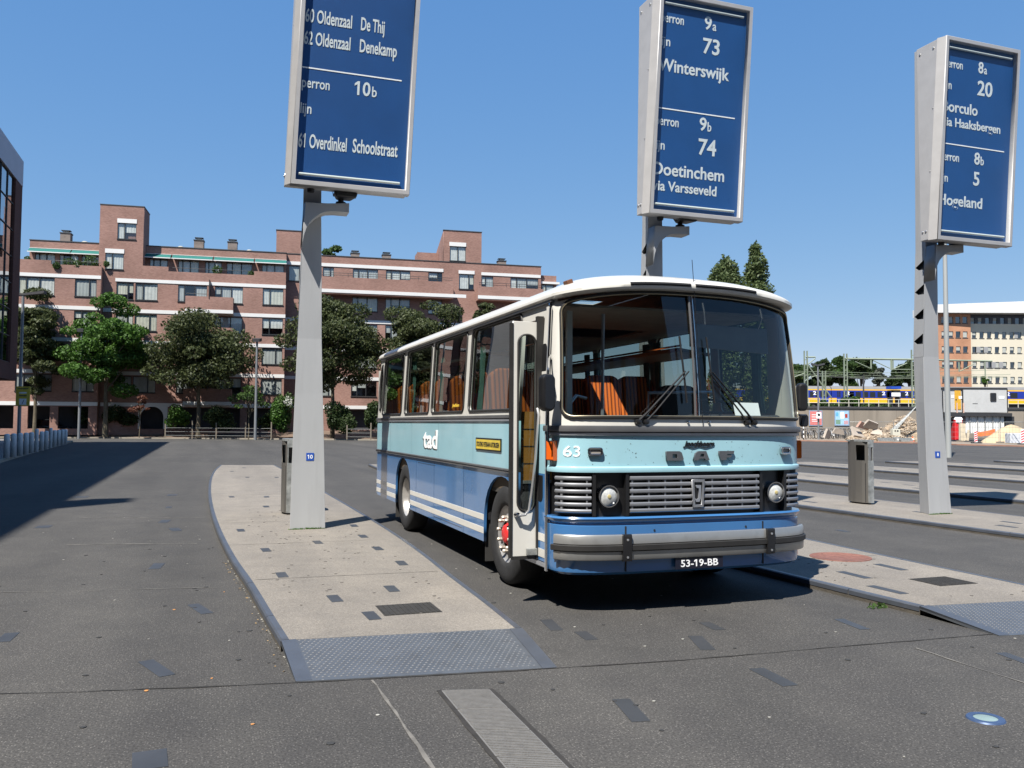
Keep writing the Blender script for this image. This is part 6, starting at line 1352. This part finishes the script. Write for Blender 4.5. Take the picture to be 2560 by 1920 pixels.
# utility box, drum, cone
(x0, z0_), (x1, z1_) = cS(*z7(1490,1240)), cS(*z7(1590,1125)); p = at(2238,1064,88)
t = thing('switch_box', (p.x,p.y,.1), 'pale switch box standing in front of the rubble heap', 'switch box', None, -YAW); M_SWB = mat('switch_box', (.55,.53,.44), .6, 0, .06, 3)
MB().box(-.38,.38,-.3,.3,.35,1.22).build('box_body', M_SWB, t, False, .02); MB().box(-.30,-.24,-.3,.3,0,.35).box(.24,.30,-.3,.3,0,.35).build('box_leg', M_STEEL, t); MB().box(-.2,-.08,-.31,-.301,.95,1.12).box(.02,.2,-.31,-.301,.95,1.1).build('panel_mark', M_STEEL, t)
p = at(2241,1064,84.5); t = thing('water_tank', (p.x,p.y,.1), 'small galvanised tank marked in white on the site edge', 'tank', None, -YAW)
MB().lathe([(.0005,0),(.36,0),(.36,.42),(.33,.44),(.0005,.44)], (0,0,0), n=20).build('drum', M_GALV, t, True); mobj('lettering', textmesh('N', -.12, .06, .1, .32, .02, .004, lambda u, v, w_: Vector((u,-.37-w_,v))), M_WHITE, t)
p = at(2281,1064,85); t = thing('traffic_cone', (p.x,p.y,.1), 'small orange traffic cone left of sign post 8', 'cone'); M_CONE = mat('cone_orange', (.80,.13,.03), .5)
MB().lathe([(.0005,.03),(.13,.03),(.11,.2),(.045,.48),(.0005,.5)], (0,0,0), n=16).build('body', M_CONE, t, True); MB().lathe([(.112,.2),(.114,.2),(.088,.31),(.086,.31)], (0,0,0), n=16).build('band', M_WHITE, t); MB().box(-.17,.17,-.17,.17,0,.03).build('foot', M_CONE, t)
for i, (x, ln) in enumerate(((1400,.7),(1700,.5),(1660,.4))):
    p = at(*z7(x,1330)[:1],1064,84); t = thing('pallet', (p.x,p.y,.1), ('grey stack of timber left of the tank','grey crate right of the tank','low grey trestle right of the tank')[i], 'site material', None, -YAW)
    for k in range(3): MB().box(-ln,ln,-.25+k*.18,-.15+k*.18,.05+k*.06,.2+k*.09).build('board', M_GALV, t)
# scaffold tubes leaning on the heap
p = at(2280,1064,92); t = thing('scaffold_tubes', (p.x,p.y,.1), 'leaning grey scaffold tubes on the rubble heap by sign post 8', 'scaffolding', None, -YAW)
for i in range(5): MB().tube([(-2.8+i*.25,0,.6+.1*i),(.8+i*.2,.6,3.6+.25*i)], .05, 6).build('pole', M_GALV, t)
# orange mesh, boards, white block, barrier planks
p = at(2462,1064,90); t = thing('barrier_mesh', (p.x,p.y,.1), 'orange plastic barrier mesh sagging before the white container', 'barrier', None, -YAW)
MB().add([(-1.0,0,.55),(-.3,.1,.50),(.4,0,.62),(1.1,.1,.75),(-1.0,0,.95),(-.3,.1,.98),(.4,0,1.12),(1.1,.1,1.3)], [(0,1,5,4),(1,2,6,5),(2,3,7,6)]).build('mesh_sheet', mat('mesh_orange', (.85,.20,.06), .7, 0, .15, 8), t)
for x in (-1,0,1.1): MB().tube([(x,.03,0),(x,.03,1.2)], .025, 5).build('stake', M_WOOD, t)
for i, (x, h, a) in enumerate(((2404,1.9,.12),(2411,1.7,-.15),(2418,1.2,.2))):
    p = at(x,1064,93); t = thing('plywood_sheet', (p.x,p.y,.1), ('tall plywood sheet leaning beside the red toilet','narrow plank leaning between toilet and container','short board leaning at the container corner')[i], 'board', None, -YAW)
    o = MB().box(-.32+.1*i,.32-.1*i,-.03,.03,0,h).build('sheet', mat('plywood', (.50,.42,.30), .85, 0, .15, 3), t); o.rotation_euler = (-.15,a,0)
p = at(2536,1064,80); t = thing('white_block', (p.x,p.y,.1), 'large white block in front of the sand pile', 'block', None, -YAW); MB().box(-.68,.68,-.4,.4,0,.92).build('block', mat('block_white', (.62,.63,.66), .7, 0, .05, 1), t, False, .03)
def plank(px, Z, h, label):
    p = at(px,1064,Z); t = thing('barrier_board', (p.x,p.y,.11), label, 'barrier board', 'red and white barrier boards', -YAW); MB().box(-.4,.5,-.15,.15,0,.1).build('foot', M_STEEL, t, False, .02)
    b = MB().box(-.14,.14,-.02,.02,.1,h).build('board', M_WHITE, t); n = 5
    for i in range(n):
        z = .12+i*(h-.2)/n; MB().hexa([(-.138,-.026,z),(.138,-.026,z+.13),(.138,-.021,z+.13),(-.138,-.021,z)],[(-.138,-.026,z+.11),(.138,-.026,z+.24),(.138,-.021,z+.24),(-.138,-.021,z+.11)]).build('red_stripe', M_TRED, b)
plank(2439,78,1.15,'red and white barrier board left of the sand pile'); plank(2556,74,1.3,'red and white barrier board at the right image edge')
# mobile mesh fence
p0s = [(2125,93),(2180,92),(2235,90),(2300,87),(2400,84),(2500,80),(2600,77)]
for i in range(len(p0s)-1):
    a, b = at(p0s[i][0],1064,p0s[i][1]), at(p0s[i+1][0],1064,p0s[i+1][1]); a.z = b.z = .1; d = b-a; L = d.length; d.normalize()
    t = thing('mesh_fence_panel', a, 'thin grey mobile fence panel on the site edge, %s from the left' % ('first','second','third','fourth','fifth','sixth')[i], 'fence', 'mobile fence panels'); H_ = 1.95
    MB().tube([(0,0,0),(0,0,H_),tuple(d*L*.97+Vector((0,0,H_))),tuple(d*L*.97)], .03, 5).build('frame', M_GALV, t); wm = MB()
    for k in range(1,4): wm.tube([Vector((0,0,H_*k/4)), d*L*.97+Vector((0,0,H_*k/4))], .012, 3)
    for k in range(1,12): wm.tube([d*L*.97*k/12, d*L*.97*k/12+Vector((0,0,H_))], .006, 3)
    wm.build('wires', M_WIRE, t); MB().box(-.35,.35,-.15,.15,0,.14).build('foot_block', M_CONC, t)
# bicycles
M_BIKE = [mat('bike_dark', (.03,.03,.035), .4, .3), mat('bike_silver', (.35,.36,.38), .4, .5), mat('bike_blue', (.05,.09,.2), .4, .2)]
def bicycle():
    t = thing('bicycle', (0,0,0), '', 'bicycle')
    for x in (-.52,.52):
        w_ = MB().tube([(x+.33*math.cos(2*PI*i/18),0,.34+.33*math.sin(2*PI*i/18)) for i in range(19)], .022, 5, False).build('wheel', M_TYRE, t); sp_ = MB()
        for i in range(6): sp_.tube([(x,0,.34),(x+.31*math.cos(PI*i/3),0,.34+.31*math.sin(PI*i/3))], .005, 3)
        sp_.build('spokes', M_GALV, w_)
    fr = MB()
    for a, b in (((-.52,0,.34),(-.05,0,.32)),((-.05,0,.32),(-.2,0,.82)),((-.2,0,.78),(.38,0,.80)),((-.05,0,.32),(.38,0,.72)),((.36,0,.95),(.52,0,.34)),((-.52,0,.34),(-.19,0,.74))): fr.tube([a,b], .018, 5)
    fr.build('frame', M_BIKE[1], t); MB().tube([(.28,-.28,.98),(.37,-.12,1.0),(.37,.12,1.0),(.28,.28,.98)], .014, 5).build('handlebar', M_GALV, t); MB().hexa([(-.34,-.07,.86),(-.06,-.03,.86),(-.06,.03,.86),(-.34,.07,.86)],[(-.34,-.07,.92),(-.06,-.03,.9),(-.06,.03,.9),(-.34,.07,.92)]).build('saddle', M_BLACKP, t)
    MB().box(-.8,-.35,-.06,.06,.70,.73).build('carrier', M_BIKE[0], t); return t
bk0 = bicycle()
for i in range(26):
    px = 1985+i*5.6+random.uniform(-1.5,1.5); Z = 104-(i % 3)*3.5; p = at(px,1064,Z); b = bk0 if i == 0 else inst(bk0)
    b.location = (p.x,p.y,.12); b.rotation_euler = (0,random.uniform(-.12,.12),1.0+random.uniform(-.5,.5)); b.scale = (1.25,1.25,1.25)
    b['label'] = 'bicycle parked in the crowded rack below the wall posters'; b['category'] = 'bicycle'; b['group'] = 'parked bicycles'
# striped traffic pole, lamp with no-parking sign, tall mast lamp
p = at(2008.8,1064,92); t = thing('striped_pole', (p.x,p.y,.1), 'black and white banded pole beside the bus nose', 'pole')
for i in range(11): MB().lathe([(.055,i*.24),(.055,i*.24+.239)], (0,0,0), n=12).build('band', M_WHITE if i % 2 else M_STEEL, t)
lamp(2046.5,1093,912,95,.11,'grey lamp post with small parking sign before the pink poster','double',.7)
p = at(2047,1046,94.8); t = thing('parking_sign', p, 'small white square sign with dark round symbol on lamp post', 'sign', None, -YAW); MB().box(-.27,.27,-.03,0,0,.66).build('plate', M_WHITE, t); MB().lathe([(.0005,-.05),(.15,-.048),(.15,-.03)], (0,0,.4), 'y', 16).build('symbol', M_STEEL, t)
lb_ = Vector((36.3,34.5,0)); t = thing('mast_lamp', (lb_.x,lb_.y,0), 'very tall grey mast lamp rising behind sign post 8', 'lamp post', None, -YAW)
hh = at(2366,378,(lb_.dot(fw))).z
MB().lathe([(.15,0),(.085,hh)], (0,0,0), n=16).build('pole', mat('mast_grey', (.36,.37,.36), .5, .2, .08, 2, streak=True), t, True)
for sg in (-1,1): MB().hexa([(sg*.05,-.06,hh-.1),(sg*1.3,-.1,hh-.04),(sg*1.3,.1,hh-.04),(sg*.05,.06,hh-.1)],[(sg*.05,-.06,hh+.02),(sg*1.3,-.1,hh+.14),(sg*1.3,.1,hh+.14),(sg*.05,.06,hh+.02)]).build('arm', M_LAMP, t)
# ================================================================ HALL BEHIND THE VIEWPOINT (seen only in the glass of the signs and the bus)
hb = thing('station_hall', (-6,-26,0), 'dark brick hall behind the viewpoint, mirrored in the bus windscreen and signs', 'building')
for x0, x1, h in ((-30,29,24),):
    MB().box(x0,x1,-14,0,0,h).build('hall_wall', M_OFFB, hb); MB().box(x0-.2,x1+.2,-14.2,.2,h,h+.6).build('hall_roof', M_PARA, hb)
for i in range(13): MB().box(-28+i*4,-25.2+i*4,.0,.08,3.5,12).build('hall_window', M_OFFG, hb)
# faint paving joints across the two near platforms
for k in (0, 1):
    for y in (8.75, 11.3, 13.8, 16.4, 19.0):
        strip('platform_joint', [(.5 if y < 9 else .32, y), (2.3, y-.06)], .012, mat('platform_joint', (.10,.09,.078), .9, 0, .2, 6), PH+.0035, .4, PL[k])
# ================================================================ WEAR AND SMALL DETAIL
sb = MB(); R_ = random.Random(11)
for _ in range(90):                                        # flies on the nose of the bus
    x, z = R_.uniform(-1.05,1.1), R_.uniform(1.26,1.5); r_ = R_.uniform(.0025,.006); p = fsurf(x, z, .0015)
    sb.add([(p.x-r_,p.y,p.z),(p.x,p.y,p.z-r_*.8),(p.x+r_,p.y,p.z),(p.x,p.y,p.z+r_*.8)], [(0,1,2,3)])
stuff(sb.build('fly_specks', mat('fly_specks', (.10,.12,.12), .9), bus))
for y in (2.95, 4.3, 5.3):                                 # panel joints low on the side
    MB().add([fL(y,.36,.0012),fL(y+.008,.36,.0012),fL(y+.008,1.11,.0012),fL(y,1.11,.0012)], [(0,1,2,3)]).build('panel_joint', mat('panel_joint', (.02,.05,.12), .6), bus)
for y in (2.6, 4.1, 5.6, 7.1):
    MB().add([fL(y,1.17,.0012),fL(y+.006,1.17,.0012),fL(y+.006,1.62,.0012),fL(y,1.62,.0012)], [(0,1,2,3)]).build('panel_joint', mat('panel_joint_light', (.16,.28,.32), .6), bus)
for X, Y in ((1.43,12.78),(12.08,11.77)):                  # moss at the foot of the posts
    R2 = np.random.default_rng(3); o = mobj('moss', leaf_mesh('moss', [((0,-.115,.005),(.27,.018,.014))], 260, .012, LM['bright'], R2), None); o.location = (X,Y,PH); tag(o, ('thin line of moss at the foot of the post left of the bus' if X < 5 else 'thin line of moss at the foot of the right hand notched post'), 'moss')
# weeds and dry leaves along the near kerbs
R2 = np.random.default_rng(9); o = mobj('weeds', leaf_mesh('weeds', [((5.62,6.15,.01),(.12,.05,.03))], 40, .03, LM['mid'], R2), None); tag(o, 'small green weed in the gutter before the right platform', 'weed')
dl_ = MB()
for _ in range(70):
    y = R_.uniform(5.7,10.5); x = float(np.interp(y, [p[1] for p in LEFT], [p[0] for p in LEFT]))-R_.uniform(.01,.07); a = R_.uniform(0,6); r_ = R_.uniform(.006,.016)
    dl_.add([(x+r_*math.cos(a),y+r_*math.sin(a),.004),(x-r_*.5*math.sin(a),y+r_*.5*math.cos(a),.008),(x-r_*math.cos(a),y-r_*math.sin(a),.004),(x+r_*.5*math.sin(a),y-r_*.5*math.cos(a),.003)], [(0,1,2,3)])
stuff(dl_.build('dry_leaves', mat('dry_leaves', (.26,.18,.09), .9, 0, .4, 20), g))
